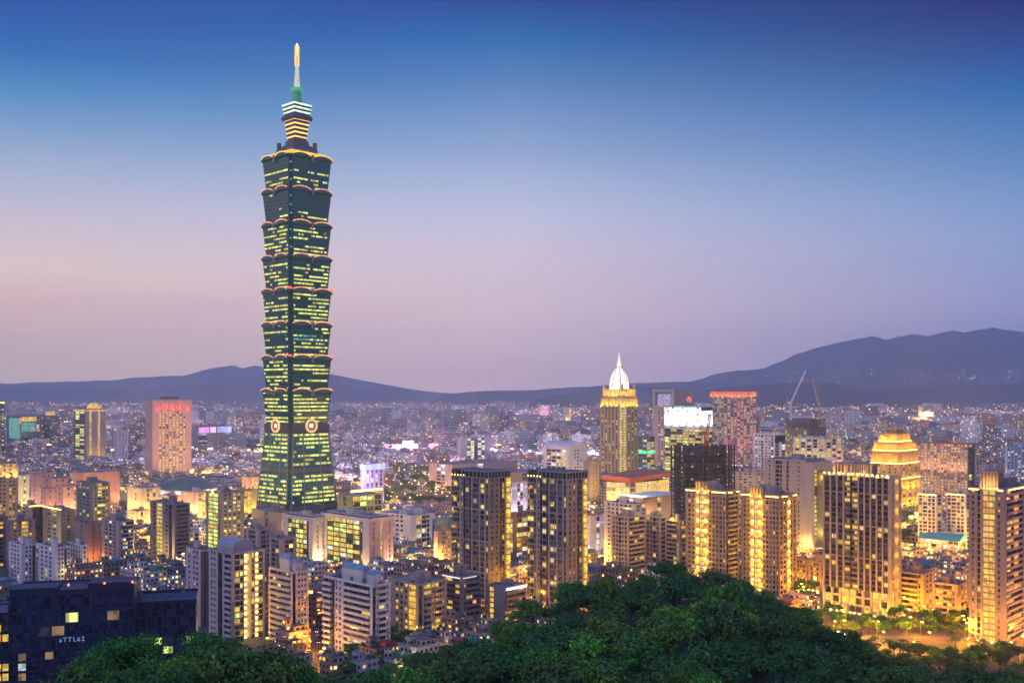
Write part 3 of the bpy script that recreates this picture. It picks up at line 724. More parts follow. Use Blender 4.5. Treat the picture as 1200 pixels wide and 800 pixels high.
for a, b in ((.28, .48), (.52, .82)):
    s.fbox(m, 'L', s.wl*a, s.wl*b, -9, -.5, zc, zc+7.5, wall_mat((0.200,0.160,0.120)), ROOF)
    k = 6
    for i in range(k+1): s.fbox(m, 'L', s.wl*(a+(b-a)*i/k)-.4, s.wl*(a+(b-a)*i/k)+.4, -.5, .5, zc, zc+7.5, w)
    s.fbox(m, 'L', s.wl*a-1, s.wl*b+1, -10, 1, zc+7.5, zc+8.3, wall_mat((.2,.18,.17)))
m.build('crown_columns', s.root)
for i in range(14):
    u = s.wl*(.03+.94*i/13); light(s.P('L', u, 1.9, zc-.5), 11000, (1,.52,.08), .3, s.root, 100, (.22,0,1)) if i % 2 == 0 else None
    p = s.P('L', u, .9, zc); put_box('crown_lamp', LAMP, p[0]-.4, p[0]+.3, p[1]-.4, p[1]+.4, zc+1.3, zc+2.1, s.root)
for f, us in (('L', (.02,.11,.2,.3,.42,.5,.56,.66,.76,.86,.97)), ('R', (.08,.4,.62,.95))):
    for u in us: s.uplight(f, u*(s.wl if f == 'L' else s.wr), 26000, z=1.5, d=2.5, size=50, tilt=.10)
for z in range(20, int(s.H), 9): light(s.P('R', s.wr*.55, 2.5, z), 900, (1,.55,.04), .5, s.root)
s.done()

# tower at the far right edge
s = H('apartment_tower', 'apartment tower with bright lit stair column and lantern crown, beside the far right boulevard', 'apartment tower', 1136, 1176, 1214, 575, 557, land='the stair-lit tower')
w = wall_mat((0.216,0.168,0.168)); s.core(gDRK, back=w)
s.facade('L', 'svsnsFFsvs', 0, s.H, w, 3.3, .12, 'yo', .15, depth=.8)
s.facade('R', 'sbbsdsvvs', 0, s.H, w, 3.3, .45, 'oog', .12, depth=.8)
s.crown(w, 1.2, 1, 1)
m = MB(); zc = s.H
s.fbox(m, 'L', s.wl*.16, s.wl*.66, -9, -.4, zc, zc+9.5, wBRN, ROOF)
for i in range(6): s.fbox(m, 'L', s.wl*(.16+.1*i)-.45, s.wl*(.16+.1*i)+.45, -.4, .8, zc, zc+9.5, w)
s.fbox(m, 'L', s.wl*.14, s.wl*.68, -9.5, 1.3, zc+9.5, zc+10.4, w); m.build('lantern_crown', s.root)
for i in range(5): light(s.P('L', s.wl*(.2+.1*i), 2.2, zc-1), 9000, (1,.55,.12), .3, s.root, 100, (.1,0,1))
for a, b, f in ((0,.14,'L'), (.7,1,'L'), (.1,.9,'R')): s.strip(f, a*(s.wl if f == 'L' else s.wr), b*(s.wl if f == 'L' else s.wr), s.H-.2, LAMP, .5, .8)
for f, us in (('L', (.3,.7,.97)), ('R', (.1,.45,.8))):
    for u in us: s.uplight(f, u*(s.wl if f == 'L' else s.wr), 16000, z=1.5, d=2.2, size=45)
for z in range(6, int(s.H), 8): light(s.P('L', s.wl*.48, 3, z), 500, GOLD, .5, s.root); light(s.P('R', s.wr*.3, 3, z), 700, (1,.35,.08), .5, s.root)
s.done()

# pair of white-framed blocks behind
for i, (pl, pc, pr) in enumerate(((1076,1097,1104), (1109.5,1131,1138))):
    s = H('apartment_block', 'dark apartment block with white vertical frames and lamp-lit cornice, ' + ('beside the golden tiered building' if i == 0 else 'behind the stair-lit corner tower'), 'apartment block', pl, pc, pr, 580, 880, group='white-framed apartment blocks')
    w = wall_mat((0.496,0.464,0.440)); s.core(gDRK, back=w); s.facade('L', 'sgsbsgsgs', 0, s.H, w, 3.3, .2, 'ygw', .1, depth=.5); s.facade('R', 'sgs', 0, s.H, w, 3.3, .2, 'yg', .1)
    s.crown(w, 1, 1, 1); s.strip('L', 0, s.wl, s.H-.2, LAMP, .5, .6); s.done()
LAND.append(('the white-framed blocks', 1107, 880))

# gate-shaped stone building
s = H('office_building', 'grey stone office building shaped like a gate with a tall dark recess of lit floors', 'office building', 896, 943, 966, 541, 865, land='the gate-shaped building')
w = wall_mat((0.288,0.264,0.248)); s.core(gDRK, back=w)
s.facade('L', 'SvSgnSnSSvS', 0, s.H, w, 3.8, .06, 'yn', .1, depth=.8)
s.facade('R', 'SS', 0, 14, w, 3.8, .1, 'y', depth=.9, u0=s.wr*.12, u1=s.wr*.6)
s.facade('R', 'ggg', 14, s.H-7, gDRK, 3.8, .6, 'yny', .05, depth=.4, u0=s.wr*.12, u1=s.wr*.6)
s.fbox(s.wallmb, 'R', -.8, s.wr*.12, 0, 7, 0, s.H, w, ROOF); s.fbox(s.wallmb, 'R', s.wr*.6, s.wr, 0, 7, 0, s.H, w, ROOF); s.fbox(s.wallmb, 'R', s.wr*.12, s.wr*.6, 0, 7, s.H-7, s.H, w, ROOF)
s.crown(w, 1.6, 1, 1, roof=ROOF)
light(s.P('R', s.wr*.5, 5, 17), 2500, YEL, 1, s.root); light(s.P('R', s.wr*.56, 5, s.H-14), 900, YEL, 1, s.root); s.done()

# white office grid
s = H('office_building', 'slim white office block with dark ribbon windows, between red-topped tower and gate-shaped building', 'office building', 883, 908, 920.5, 510, 1350, land='the slim white block')
s.core(gDRK, back=wWHT); s.facade('L', 'swwnswwns', 0, s.H, wWHT, 3.8, .12, 'wW', .2, solid=.55); s.facade('R', 'nsn', 0, s.H-9, wWHT, 3.8, .1, 'W', .2, solid=.55); s.crown(wWHT, 2, 1, 0); s.done()

# steel skeleton under construction
def skeleton(name, label, pl, pc, pr, ytop, Y, land, lit, fh=3.9, dark=True, col=(.03,.036,.04)):
    s = H(name, label, 'building frame', pl, pc, pr, ytop, Y, land=land)
    st = flat_mat(col, .6, .3, 'steel'); n = max(4, round(s.H/fh)); fh = s.H/n
    nx, ny = max(3, round(s.wr/5)), max(3, round(s.wl/5))
    b = MB()
    for i in range(nx+1):
        for j in range(ny+1):
            if 0 < i < nx and 0 < j < ny and (i+j) % 2: continue
            x, y = s.x0+s.wr*i/nx, s.y0+s.wl*j/ny; b.box(x-.5, x+.5, y-.5, y+.5, 0, s.H, st)
    b.build('column', s.root).__setitem__('kind', 'stuff')
    for k in range(1, n+1):
        b = MB(); z = k*fh; b.box(s.x0-.5, s.x1+.5, s.y0-.5, s.y1+.5, z-.6, z, st)
        if k > n-2: b = MB(); b.box(s.x0-.5, s.x1+.5, s.y0-.5, s.y0, z-.4, z, st); b.box(s.x0-.5, s.x0, s.y0, s.y1, z-.4, z, st); b.box(s.x0, s.x1, s.y1, s.y1+.5, z-.4, z, st); b.box(s.x1, s.x1+.5, s.y0, s.y1, z-.4, z, st)
        b.build('floor_slab', s.root)
    if dark:
        b = MB(); b.box(s.x0+s.wr*.25, s.x1-s.wr*.2, s.y0+s.wl*.2, s.y1-s.wl*.25, 0, s.H-fh, wall_mat((.06,.066,.075), .8)); b.build('lift_core', s.root)
    b = MB()
    for k in range(n-2):
        for _ in range(lit):
            f = rnd.choice('LR'); W_ = s.wl if f == 'L' else s.wr; u = rnd.uniform(.5, W_-.5); z = k*fh+fh-1.0
            s.fbox(b, f, u-.5, u+.5, -1.5, -1.0, z, z+.5, LIT['w'])
    o = b.build('work_lamp', s.root); tag(o, kind='stuff')
    return s
s = skeleton('building_frame', 'unfinished dark steel building frame with open floors, in front of the red-topped tower', 787, 830, 860.5, 523, 950, 'the steel frame', 3)
for z in range(8, int(s.H)-4, 12): light((s.x0+4, 0, z), 1200, WARM, 1, s.root); light((0, s.y0+4, z), 1200, WARM, 1, s.root)
s2 = skeleton('building_frame', 'far unfinished tower with open top floors carrying the two tall cranes', 920, 948, 967.5, 491, 1900, 'the crane-topped frame', 4, 3.9, True, (.16,.15,.11))
b = MB(); b.box(s2.x0+.6, s2.x1-.6, s2.y0+.6, s2.y1-.6, 0, s2.H*.82, wall_mat((0.176,0.168,0.128)), ROOF); b.build('glazing', s2.root)
for q in (.1, .5, .9): light(s2.P('L', s2.wl*q, 8, 4), 60000, YEL, 2, s2.root); 
s2.facade('L', 'ngngngngn', 0, s2.H*.8, wall_mat((0.240,0.224,0.160)), 4, .25, 'yn', .1, depth=1.1); s2.done()

def crane(label, px, Y, zb, mast, jib, rise, azim, mat, back=12, cw=True):
    t = empty('tower_crane', (PX(px, Y), Y, zb), azim); tag(t, label, 'crane', None)
    TK = .5 if Y > 1500 else .3
    def lattice(b, p, q, w, n):
        p, q = Vector(p), Vector(q); d = (q-p).normalized(); u = d.cross(Vector((0,1,0)) if abs(d.y) < .9 else Vector((1,0,0))).normalized(); v = d.cross(u)
        cs = [u*w+v*w, u*-w+v*w, u*-w-v*w, u*w-v*w]
        for c in cs: b.tube([tuple(p+c), tuple(q+c)], TK, mat, 4)
        for i in range(n):
            for a in range(4): b.tube([tuple(p+(q-p)*i/n+cs[a]), tuple(p+(q-p)*(i+1)/n+cs[(a+1) % 4])], TK*.5, mat, 3)
    b = MB(); lattice(b, (0,0,0), (0,0,mast), 1.2, 8); b.build('mast', t)
    b = MB(); b.box(-4, 2, -1.4, 1.4, mast, mast+2.6, mat); b.box(-back, -4, -1.2, 1.2, mast+.4, mast+1.4, mat); b.build('turntable', t)
    b = MB(); b.box(1.2, 3.2, -2.8, -1.4, mast+.3, mast+2.5, flat_mat((.3,.3,.32), .5)); b.build('cab', t)
    b = MB(); b.box(-back, -back+4, -1.8, 1.8, mast-1.5, mast+2.2, wDKG); b.build('counterweight', t)
    b = MB(); e = (jib*math.cos(rise), 0, mast+2+jib*math.sin(rise)); lattice(b, (1.5,0,mast+2), e, .9, 12); b.build('jib', t)
    b = MB(); b.tube([(-6,0,mast+2.6), (-5,0,mast+11)], .3, mat, 4); b.tube([(-5,0,mast+11), e], .12, mat, 3); b.tube([(-5,0,mast+11), (-back+2,0,mast+1)], .12, mat, 3); b.build('tie_rope', t)
    b = MB(); b.tube([e, (e[0]+.3, 0, e[2]-jib*.35)], .1, mat, 3); b.build('hook_rope', t)
    return t
redc = flat_mat((.35,.03,.03), .5, 0); whc = flat_mat((.62,.58,.52), .5, 0); orc = flat_mat((.5,.28,.16), .5, 0)
crane('dark red crane with raised jib working on top of the dark steel frame', 827, 956, PZ(524, 950), 12, 17, 1.35, 0, redc, 7)
crane('pale tower crane with jib raised up to the right, on the far unfinished tower', 926.5, 1905, PZ(492, 1905), 32, 64, 1.12, .0, whc, 12)
crane('orange-brown tower crane with jib raised up to the left, on the far unfinished tower', 960, 1915, PZ(492, 1915), 30, 48, 1.30, math.pi, orc, 11)

# lit classical block
s = H('office_building', 'cream classical building lit gold with a blue light band, below the crane-topped tower', 'office building', 930, 967, 987, 515, 1500, land='the cream classical building')
s.core(gDRK, back=wCRM); s.facade('L', 'sgsgsgsgsgs', 0, s.H, wCRM, 4.5, .5, 'wwyo', .1, depth=.9, band=4); s.facade('R', 'sgsgsgs', 0, s.H, wCRM, 4.5, .5, 'woy', .1, depth=.9, band=4); s.crown(wCRM, 2.5, 2, 0)
s.strip('L', 0, s.wl, s.H-33, LIT['L'], 3, 1.2); s.strip('R', 0, s.wr*.8, s.H-33, LIT['L'], 3, 1.2)
for u in (.05,.25,.5,.75,.95): s.uplight('L', s.wl*u, 60000, z=s.H*.3, d=6, size=70, color=(1,.75,.4)); s.uplight('R', s.wr*u, 60000, z=s.H*.3, d=6, size=70, color=(1,.55,.2))
s.done()

# golden tiered building
s = H('hotel_building', 'golden floodlit tiered building with stepped crown, behind the gold-based tower', 'hotel', 1019, 1054, 1077, 545, 1150, land='the golden tiered building')
w = wall_mat((.46,.32,.14)); s.core(gDRK, back=w)
s.facade('L', 'svsvsvsvsvs', 0, s.H, w, 3.8, .4, 'ggo', .1, depth=.9, band=5); s.facade('R', 'svsvsvs', 0, s.H, w, 3.8, .5, 'ggy', .1, depth=.9, band=5)
m = MB(); z = s.H
gw = LIT['g']
for sc_, dz in ((1.06, 1.2), (.94, 13), (1.0, 1.4), (.86, 9), (.92, 1.2), (.62, 8), (.68, 1.0), (.34, 4), (.5, 2.0)):
    m.box(s.x0*sc_, s.x1*sc_, s.y0*sc_, s.y1*sc_, z, z+dz, w, ROOFL); z += dz
m.build('stepped_crown', s.root)
z = s.H+1.2
for k, (sc_, dz) in enumerate(((.94, 13), (.86, 9), (.62, 8))):
    for a in range(-4, 5):
        q = MB(); y = s.y0*sc_*a/4.4; x = s.x0*sc_*a/4.4
        q.box(s.x0*sc_-.7, s.x0*sc_, y-.5, y+.5, z, z+dz-1.5, w); q.box(x-.5, x+.5, s.y0*sc_-.7, s.y0*sc_, z, z+dz-1.5, w); q.build('pilaster', s.root)
    b = MB(); e = 1.8
    b.box(s.x0*sc_-e, s.x0*sc_-e+.5, s.y0*sc_-e, s.y1*sc_, z+.1, z+.8, LAMP); b.box(s.x0*sc_-e+.5, s.x1*sc_, s.y0*sc_-e, s.y0*sc_-e+.5, z+.1, z+.8, LAMP); b.build('cornice_lights', s.root)
    for q in (-.8, -.4, 0, .4, .8):
        light((s.x0*sc_-4.0, s.y0*sc_*q, z+.5), 8000, (1,.41,.015), .5, s.root, 130, (.35,0,1)); light((s.x0*sc_*q, s.y0*sc_-4.0, z+.5), 8000, (1,.41,.015), .5, s.root, 130, (0,.35,1))
    z += dz+1.3
for u in (.05,.2,.35,.5,.65,.8,.95):
    s.uplight('L', s.wl*u, 55000, z=2, d=5, size=70, color=(1,.42,.015), tilt=.12); s.uplight('R', s.wr*u, 70000, z=2, d=5, size=70, color=(1,.48,.015), tilt=.12)
    s.uplight('L', s.wl*u, 20000, z=s.H*.5, d=3, size=80, color=(1,.42,.015), vis=False); s.uplight('R', s.wr*u, 40000, z=s.H*.45, d=3, size=80, color=(1,.42,.015), vis=False)
s.strip('L', 0, s.wl, s.H*.72, LAMP, .5, 1.4); s.strip('R', 0, s.wr, s.H*.72, LAMP, .5, 1.4)
s.done()

# pink-gold hotel slab
s = H('hotel_building', 'broad hotel slab with a glowing pink-gold window grid, beside the golden tiered building', 'hotel', 1075, 1134, 1142, 521, 1250, land='the pink-gold hotel slab')
w = wall_mat((0.336,0.256,0.240)); s.core(gDRK, back=w)
s.facade('L', 'vvvvvvvvvvvvvvv', 0, s.H, w, 3.6, .8, 'wwoddwgoyo', .1, depth=.6, solid=.4); s.facade('R', 'sgds', 0, s.H, wDKG, 3.6, .15, 'yn', .2); s.crown(wall_mat((0.240,0.160,0.128)), 1.5, 1, 0, hroom=5)
for u in (.1,.3,.5,.7,.9): s.uplight('L', s.wl*u, 30000, z=2, d=5, size=60, color=(1,.42,.2)); s.uplight('L', s.wl*u, 45000, z=s.H*.45, d=6, size=80, color=(1,.42,.2), vis=False)
s.done()

# red-crested tower, twin slot tower, glowing white block
s = H('office_tower', 'pink-white office tower with a glowing red crest, behind the dark steel frame', 'office tower', 832.5, 848, 886, 465, 1750, land='the red-crested tower')
w = wall_mat((0.416,0.320,0.336)); s.core(gDRK, back=w)
s.facade('L', 'vvvvvv', 0, s.H, w, 3.9, .7, 'wwwLy', .2, solid=.4); s.facade('R', 'vvvvvvvvvv', 0, s.H, w, 3.9, .7, 'wwoydr', .2, solid=.4)
b = MB(); b.box(s.x0-.8, s.x1+.5, s.y0-.8, s.y1+.5, s.H, s.H+4, LIT['o'], ROOF); b.box(s.x0-.8, s.x1+.5, s.y0-.8, s.y1+.5, s.H+4.05, s.H+9, LIT['r'], ROOF); b.build('red_crest', s.root)
for u in (.1,.5,.9): s.uplight('R', s.wr*u, 90000, z=20, d=10, size=70, color=(1,.3,.3), vis=False)
s.done()
s = H('office_tower', 'tall grey stone tower with a slot cut through its top, behind the glowing white block', 'office tower', 765, 790, 813, 475, 1700, land='the slot-topped tower')
w = wall_mat((0.288,0.264,0.264)); s.core(gDRK, back=w)
s.facade('L', 'Svvgvs', 0, s.H, w, 4, .25, 'wWo', .2); s.facade('R', 'svvvS', 0, s.H, w, 4, .2, 'wW', .2)
m = s.wallmb; zt = PZ(456, 1700)
m.box(s.x0-.6, s.x1, s.y0-.6, s.y0+5, s.H, zt, w); m.box(s.x0-.6, s.x0+6, s.y1-5, s.y1, s.H, zt, w); m.box(s.x1-6, s.x1, s.y0+5, s.y0+10, s.H, zt, w)
m.box(s.x0-.6, s.x0+6, s.y0+5, s.y1-5, zt-4, zt, w); b = MB(); b.box(s.x0+5, s.x1-7, s.y0+12, s.y1-7, s.H, zt-8, LIT['L'], ROOF); b.build('lantern_room', s.root)
s.done()
s = H('office_building', 'glowing white office block over yellow-lit floors, behind the dark steel frame', 'office building', 779, 822, 834.5, 477, 1500, land='the glowing white block')
w = wall_mat((0.600,0.600,0.600)); s.core(gDRK, back=w)
s.facade('L', 'gggggg', 0, s.H-33, wall_mat((0.240,0.256,0.272)), 4.2, .75, 'ynyy', .1, depth=.8); s.facade('R', 'ggg', 0, s.H-33, wall_mat((0.240,0.256,0.272)), 4.2, .7, 'yny', .1, depth=.8)
s.facade('L', 'svsvsvsvsvsvsvs', s.H-33, s.H, w, 5, .7, 'WWc', .1, depth=.8); s.facade('R', 'svsvs', s.H-33, s.H-5, w, 5, .8, 'W', .1, depth=.8)
s.crown(wall_mat((0.080,0.200,0.200)), 2, 1, 0)
for u in (.1,.3,.5,.7,.9): s.uplight('L', s.wl*u, 150000, z=s.H-36, d=9, size=90, color=(1,.97,.92), vis=False)
for u in (.3,.8): s.uplight('R', s.wr*u, 150000, z=s.H-36, d=9, size=90, color=(1,.97,.92), vis=False)
b = MB(); b.cyl(s.x0*.2, s.y0*.1, s.H+2, s.H+7, .6, .4, METAL, 6); b.loft([[(s.x0*.2+r*math.cos(a*.785), s.y0*.1+r*math.sin(a*.785), s.H+7+z) for a in range(8)] for r, z in ((1,0),(3.2,1.6),(3.9,4),(3.2,6.4),(1,8))], LIT['r']); b.build('red_ball_light', s.root)
s.done()

# pointed tower with the glowing dome
s = H('office_tower', 'golden pointed tower with a glowing white dome and needle spire', 'office tower', 703.5, 730, 747.5, 477, 1500, land='the dome-topped tower')
w = wall_mat((.40,.29,.15)); w2 = wall_mat((.52,.42,.18)); s.core(gDRK, back=w)
s.facade('L', 'svsvsvsvsvsF', 0, s.H, w, 3.9, .3, 'yw', .25, depth=.7, solid=.3); s.facade('R', 'Fsvsvsvs', 0, s.H, w, 3.9, .3, 'yw', .25, depth=.7, solid=.3)
m = MB(); z = s.H
for sc_, dz in ((.97, 13), (.93, .8), (.86, 12), (.9, .8)):
    m.box(s.x0*sc_, s.x1*sc_, s.y0*sc_, s.y1*sc_, z, z+dz, w2, ROOFL)
    if dz > 5:
        for a in range(-3, 4):
            y = s.y0*sc_*a/3.2; x = s.x0*sc_*a/3.2
            m.box(s.x0*sc_-.8, s.x0*sc_, y-.7, y+.7, z, z+dz-.6, w2); m.box(x-.7, x+.7, s.y0*sc_-.8, s.y0*sc_, z, z+dz-.6, w2)
    z += dz
m.build('stepped_crown', s.root)
for zz_, sc_ in ((s.H-1, 1.02), (s.H+12, .97)):
    for f in 'LR':
        for u in (.06,.3,.5,.7,.94): s.uplight(f, (s.wl if f == 'L' else s.wr)*u, 17000, z=zz_, d=3, size=100, color=(1,.55,.05), vis=False, tilt=.25)
r0 = min(s.wr, s.wl)*.40
dm = wall_mat((0.640,0.624,0.656), .5)
b = MB(); prof = [(1.0,0),(1.0,7),(.97,11),(.88,17),(.74,22),(.55,27),(.33,31),(.14,34)]
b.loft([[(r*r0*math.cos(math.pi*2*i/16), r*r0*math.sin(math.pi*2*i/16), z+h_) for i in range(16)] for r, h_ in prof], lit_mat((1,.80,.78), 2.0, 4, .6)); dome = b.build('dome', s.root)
b = MB()
for i in range(8):
    a = math.pi*2*i/8; b.tube([((r*r0+.4)*math.cos(a), (r*r0+.4)*math.sin(a), z+h_) for r, h_ in prof], .7, w2, 4)
b.build('dome_ribs', dome)
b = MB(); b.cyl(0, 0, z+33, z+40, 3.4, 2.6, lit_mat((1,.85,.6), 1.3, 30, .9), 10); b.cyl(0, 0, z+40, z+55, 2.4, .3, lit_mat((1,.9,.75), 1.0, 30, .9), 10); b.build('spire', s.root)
for f in 'LR':
    for u in (.2,.5,.8): s.uplight(f, (s.wl if f == 'L' else s.wr)*u, 26000, z=4, d=8, size=50, color=(1,.62,.15), vis=False)
for sx, sy in ((-1,-1),(-1,1),(1,-1),(1,1)):
    b = MB(); b.cyl(sx*s.wr*.4, sy*s.wl*.4, z, z+5, 2, 1.6, w2, 8); b.cyl(sx*s.wr*.4, sy*s.wl*.4, z+5, z+9, 1.6, .2, w2, 8); b.build('corner_finial', s.root)
s.done()

# green-lit glass block, round-topped white block, pink companions
s = H('office_building', 'teal glass block with a green light band, between the dome-topped and slot-topped towers', 'office building', 748, 758, 767, 512, 1600)
s.core(gGRN, back=wGRY); s.facade('L', 'gg', 0, s.H, wall_mat((0.160,0.280,0.272)), 4, .3, 'cyn'); s.facade('R', 'gg', 0, s.H, wall_mat((0.160,0.280,0.272)), 4, .4, 'cyy'); s.strip('R', 0, s.wr, s.H-26, lit_mat((.1,1,.5), 1.6), 5, .8); s.strip('L', 0, s.wl, s.H-26, lit_mat((.1,1,.5), 1.6), 5, .8); s.crown(wGRY, 1, 1, 0); s.done()
s = H('office_building', 'white round-roofed office block with ribbon windows and a vaulted end wall', 'office building', 637, 667, 687, 527, 1250, land='the round-roofed white block')
w = wall_mat((0.576,0.528,0.528)); s.core(gDRK, back=w)
s.facade('L', 'snnnns', 0, s.H, w, 4.2, .4, 'wyW', .1, depth=.8, solid=.6); s.facade('R', 'SvvvS', 0, s.H, w, 4.2, .2, 'yw', .1, depth=.8)
vault(s, 'vaulted_roof', s.x0-.5, s.x1, s.y0-.8, s.y1, s.H, 10, w, 'y')
for u in (.1,.5,.9): s.uplight('R', s.wr*u, 60000, z=2, d=6, size=60, color=(1,.85,.7), vis=False); s.uplight('L', s.wl*u, 60000, z=2, d=6, size=60, color=(1,.85,.7), vis=False)
s.done()
s = H('office_building', 'plain beige block standing against the round-roofed white block', 'office building', 684, 692, 702, 541, 1180)
s.core(gDRK, back=wTAN); s.facade('L', 'SvS', 0, s.H, wTAN, 4, .1); s.facade('R', 'SvSvS', 0, s.H, wTAN, 4, .15, 'yo'); s.crown(wTAN, 1, 1, 0); s.done()
def low(name, label, cat, pl, pc, pr, yt, Y, wall, specL, specR, fh=4, lit=.3, mix='yw', land=None, rooms=1, solid=.5, glow=0, gcol=(1,.7,.4), glass=None, **k):
    s = H(name, label, cat, pl, pc, pr, yt, Y, land=land, **k)
    s.core(glass or gDRK, back=wall); s.facade('L', specL, 0, s.H, wall, fh, lit, mix, .15, solid=solid); s.facade('R', specR, 0, s.H, wall, fh, lit, mix, .15, solid=solid)
    s.crown(wall, 1.1, rooms, 1 if rooms else 0)
    if glow:
        for u in (.05,.35,.65,.95):
            s.uplight('L', s.wl*u, glow, z=1.5, d=4, size=80, color=gcol); s.uplight('R', s.wr*u, glow, z=1.5, d=4, size=80, color=gcol)
    return s
low('museum_hall', 'long pink stone hall with curved white ribbon front, behind the first twin tower', 'hall', 503, 531, 605, 545, 1400, wPNK, 'SnnS', 'SSnSSS', 5, .4, 'wW', 'the long pink hall', 2, glow=30000).done()
low('museum_hall', 'flat-roofed beige hall with a dark roof, between the twin towers and round-roofed block', 'hall', 560, 600, 640, 555, 1230, wTAN, 'SnS', 'SnSS', 5, .3, 'wW', None, 1, glow=20000).done()
s = low('store_building', 'white box building with purple light bands, seen between the twin towers', 'store', 597, 600, 618.5, 567, 1100, wall_mat((0.520,0.480,0.528)), 'Sn', 'SnnS', 5, .5, 'WW', None, 0, glow=25000, gcol=(.9,.8,1))
for z in (s.H-5, s.H-18): s.strip('R', 0, s.wr, z, lit_mat((.5,.22,1), 1.8), 1.2, .8)
s.done()
low('office_building', 'brown ribbon-windowed office block filling the gap between the twin towers', 'office building', 597, 601, 622, 602, 800, wBRN, 'sn', 'snns', 3.8, .4, 'Wwn').done()
s = low('store_building', 'low white store with blue light panels, right beside the second twin tower', 'store', 687, 692, 709, 606, 850, wall_mat((0.480,0.440,0.480)), 'S', 'SnS', 4.5, .4, 'Wc', None, 0, glow=5000, gcol=(1,.8,.6))
s.strip('R', s.wr*.3, s.wr*.9, s.H-6, LIT['L'], 2, .7); s.done()

# red-roofed hall and its canopy
s = H('exhibition_hall', 'glowing glass hall under a big tilted orange-red roof slab', 'hall', 711, 738, 784, 566, 1150, land='the red-roofed hall')
s.core(glass_mat((.12,.09,.04), .3), back=wTAN); s.facade('L', 'nnnnn', 0, s.H, wCRM, 6, .85, 'yyw', .1); s.facade('R', 'nnnnnnn', 0, s.H, wCRM, 6, .85, 'yyw', .1)
m = MB(); e = 4; rr = wall_mat((0.440,0.088,0.032), .5)
m.loft([[(s.x0-e,s.y0-e,s.H+.5),(s.x1+e,s.y0-e,s.H+4.5),(s.x1+e,s.y1+e,s.H+6.5),(s.x0-e,s.y1+e,s.H+2.5)],[(s.x0-e,s.y0-e,s.H+6),(s.x1+e,s.y0-e,s.H+9),(s.x1+e,s.y1+e,s.H+11),(s.x0-e,s.y1+e,s.H+8)]], rr); m.build('roof', s.root)
for u in (.1,.4,.7,.95): s.uplight('L', s.wl*u, 90000, z=2, d=9, size=130, color=(1,.55,.12)); s.uplight('R', s.wr*u, 90000, z=2, d=9, size=130, color=(1,.55,.12))
s.done('frame')
s = low('exhibition_hall', 'low building with a pale floodlit canopy roof, in front of the red-roofed hall', 'hall', 727, 752, 792, 585, 1010, wPNK, 'SnS', 'SSnSS', 5, .6, 'wW', None, 0, glow=22000, gcol=(1,.85,.6))
m = MB(); m.box(s.x0-4, s.x1+3, s.y0-4, s.y1+3, s.H+1.6, s.H+2.4, wall_mat((0.560,0.576,0.520))); m.build('canopy_roof', s.root)
for q in (-.6, 0, .6): light((s.x0-2, s.wl*q/2, s.H+6), 20000, (.95,1,.7), 1, s.root); 
s.done()

# white and beige apartment rows in front of it
def apt(label, pl, pc, pr, yt, Y, wall, L_, R_, fh=3.2, lit=.12, mix='yyw', rooms=2, land=None, solid=.45, band=0, crownlit=0, bal=1.2, **k):
    s = H('apartment_block', label, 'apartment block', pl, pc, pr, yt, Y, land=land, **k)
    s.core(gDRK, back=wall); s.facade('L', L_, 0, s.H, wall, fh, lit, mix, .3, solid=solid, band=band, bal=bal); s.facade('R', R_, 0, s.H, wall, fh, lit, mix, .3, solid=solid, band=band, bal=bal)
    s.crown(wall, 1.2, rooms, 2, hroom=5)
    if crownlit:
        p = s.P('L', s.wl*.5, 1.2, s.H+1.5); light(p, crownlit, GOLD, .5, s.root); put_box('crown_lamp', LAMP, p[0]-.4, p[0]+.4, p[1]-.4, p[1]+.4, s.H+1.5, s.H+2.2, s.root)
    return s
apt('slim white ribbed apartment slab behind the beige balcony blocks', 708.5, 744, 757, 592, 790, wall_mat((0.464,0.424,0.416)), 'svvvvvvs', 'vv', lit=.05, land='the ribbed white slab').done()
s = apt('beige apartment block with a green-and-gold lit roof box, right of second twin tower', 716, 737.5, 755, 607, 730, wall_mat((0.376,0.304,0.256)), 'svvnvvs', 'bbb', lit=.05, mix='y', crownlit=0, land='the green-lit roof block')
light((0, 0, s.H+8), 6000, (.8,1,.2), 1, s.root); s.done()
s = apt('beige apartment block split by a dark seam, left half, beside the lamp-strung tower', 755.5, 775, 783, 607, 745, wall_mat((0.376,0.304,0.256)), 'svvnvs', 'bd', lit=.05, mix='y'); s.done()
s = apt('beige balcony apartment block with a gold-lit roof box, touching the lamp-strung tower', 780, 797, 805, 611, 735, wall_mat((0.376,0.304,0.256)), 'sbbvs', 'vbl', lit=.2, mix='yg', crownlit=4000); light((0, 0, s.H+8), 6000, (1,.7,.1), 1, s.root); s.done()

# office complex in the centre
def framed(label, pl, pc, pr, yt, Y, land, wallL, wallR, R_, litR, cap='L'):
    s = H('office_building', label, 'office building', pl, pc, pr, yt, Y, land=land)
    s.core(gBLU, back=wallL)
    h = s.H-3
    s.facade('L', 'SgggggdS', 0, h, wallL, 3.8, .8, 'yyynW', .1, trim=wall_mat((.06,.07,.08)), depth=.5)
    s.facade('R', R_, 0, h, wallR, 3.8, litR, 'yyw', .2, depth=.9)
    m = s.wallmb; m.box(s.x0-1.2, s.x1+.3, s.y0-1.2, s.y1+.3, h, s.H, wallL, ROOF)
    s.crown(wallL, 1.0, 2, 0, hroom=4, z=s.H, x0=s.x0+3, y0=s.y0+3, x1=s.x1-2, y1=s.y1-2)
    return s
wo_ = wall_mat((0.544,0.464,0.432))
s = framed('white-framed office block with yellow-lit glass front, left half of the complex', 334, 366.5, 383, 606, 790, 'the office complex', wo_, wo_, 'SvSvS', .2)
for u in (.1,.5,.9): s.uplight('R', s.wr*u, 40000, z=1.5, d=4, color=(1,.78,.42))
s.done()
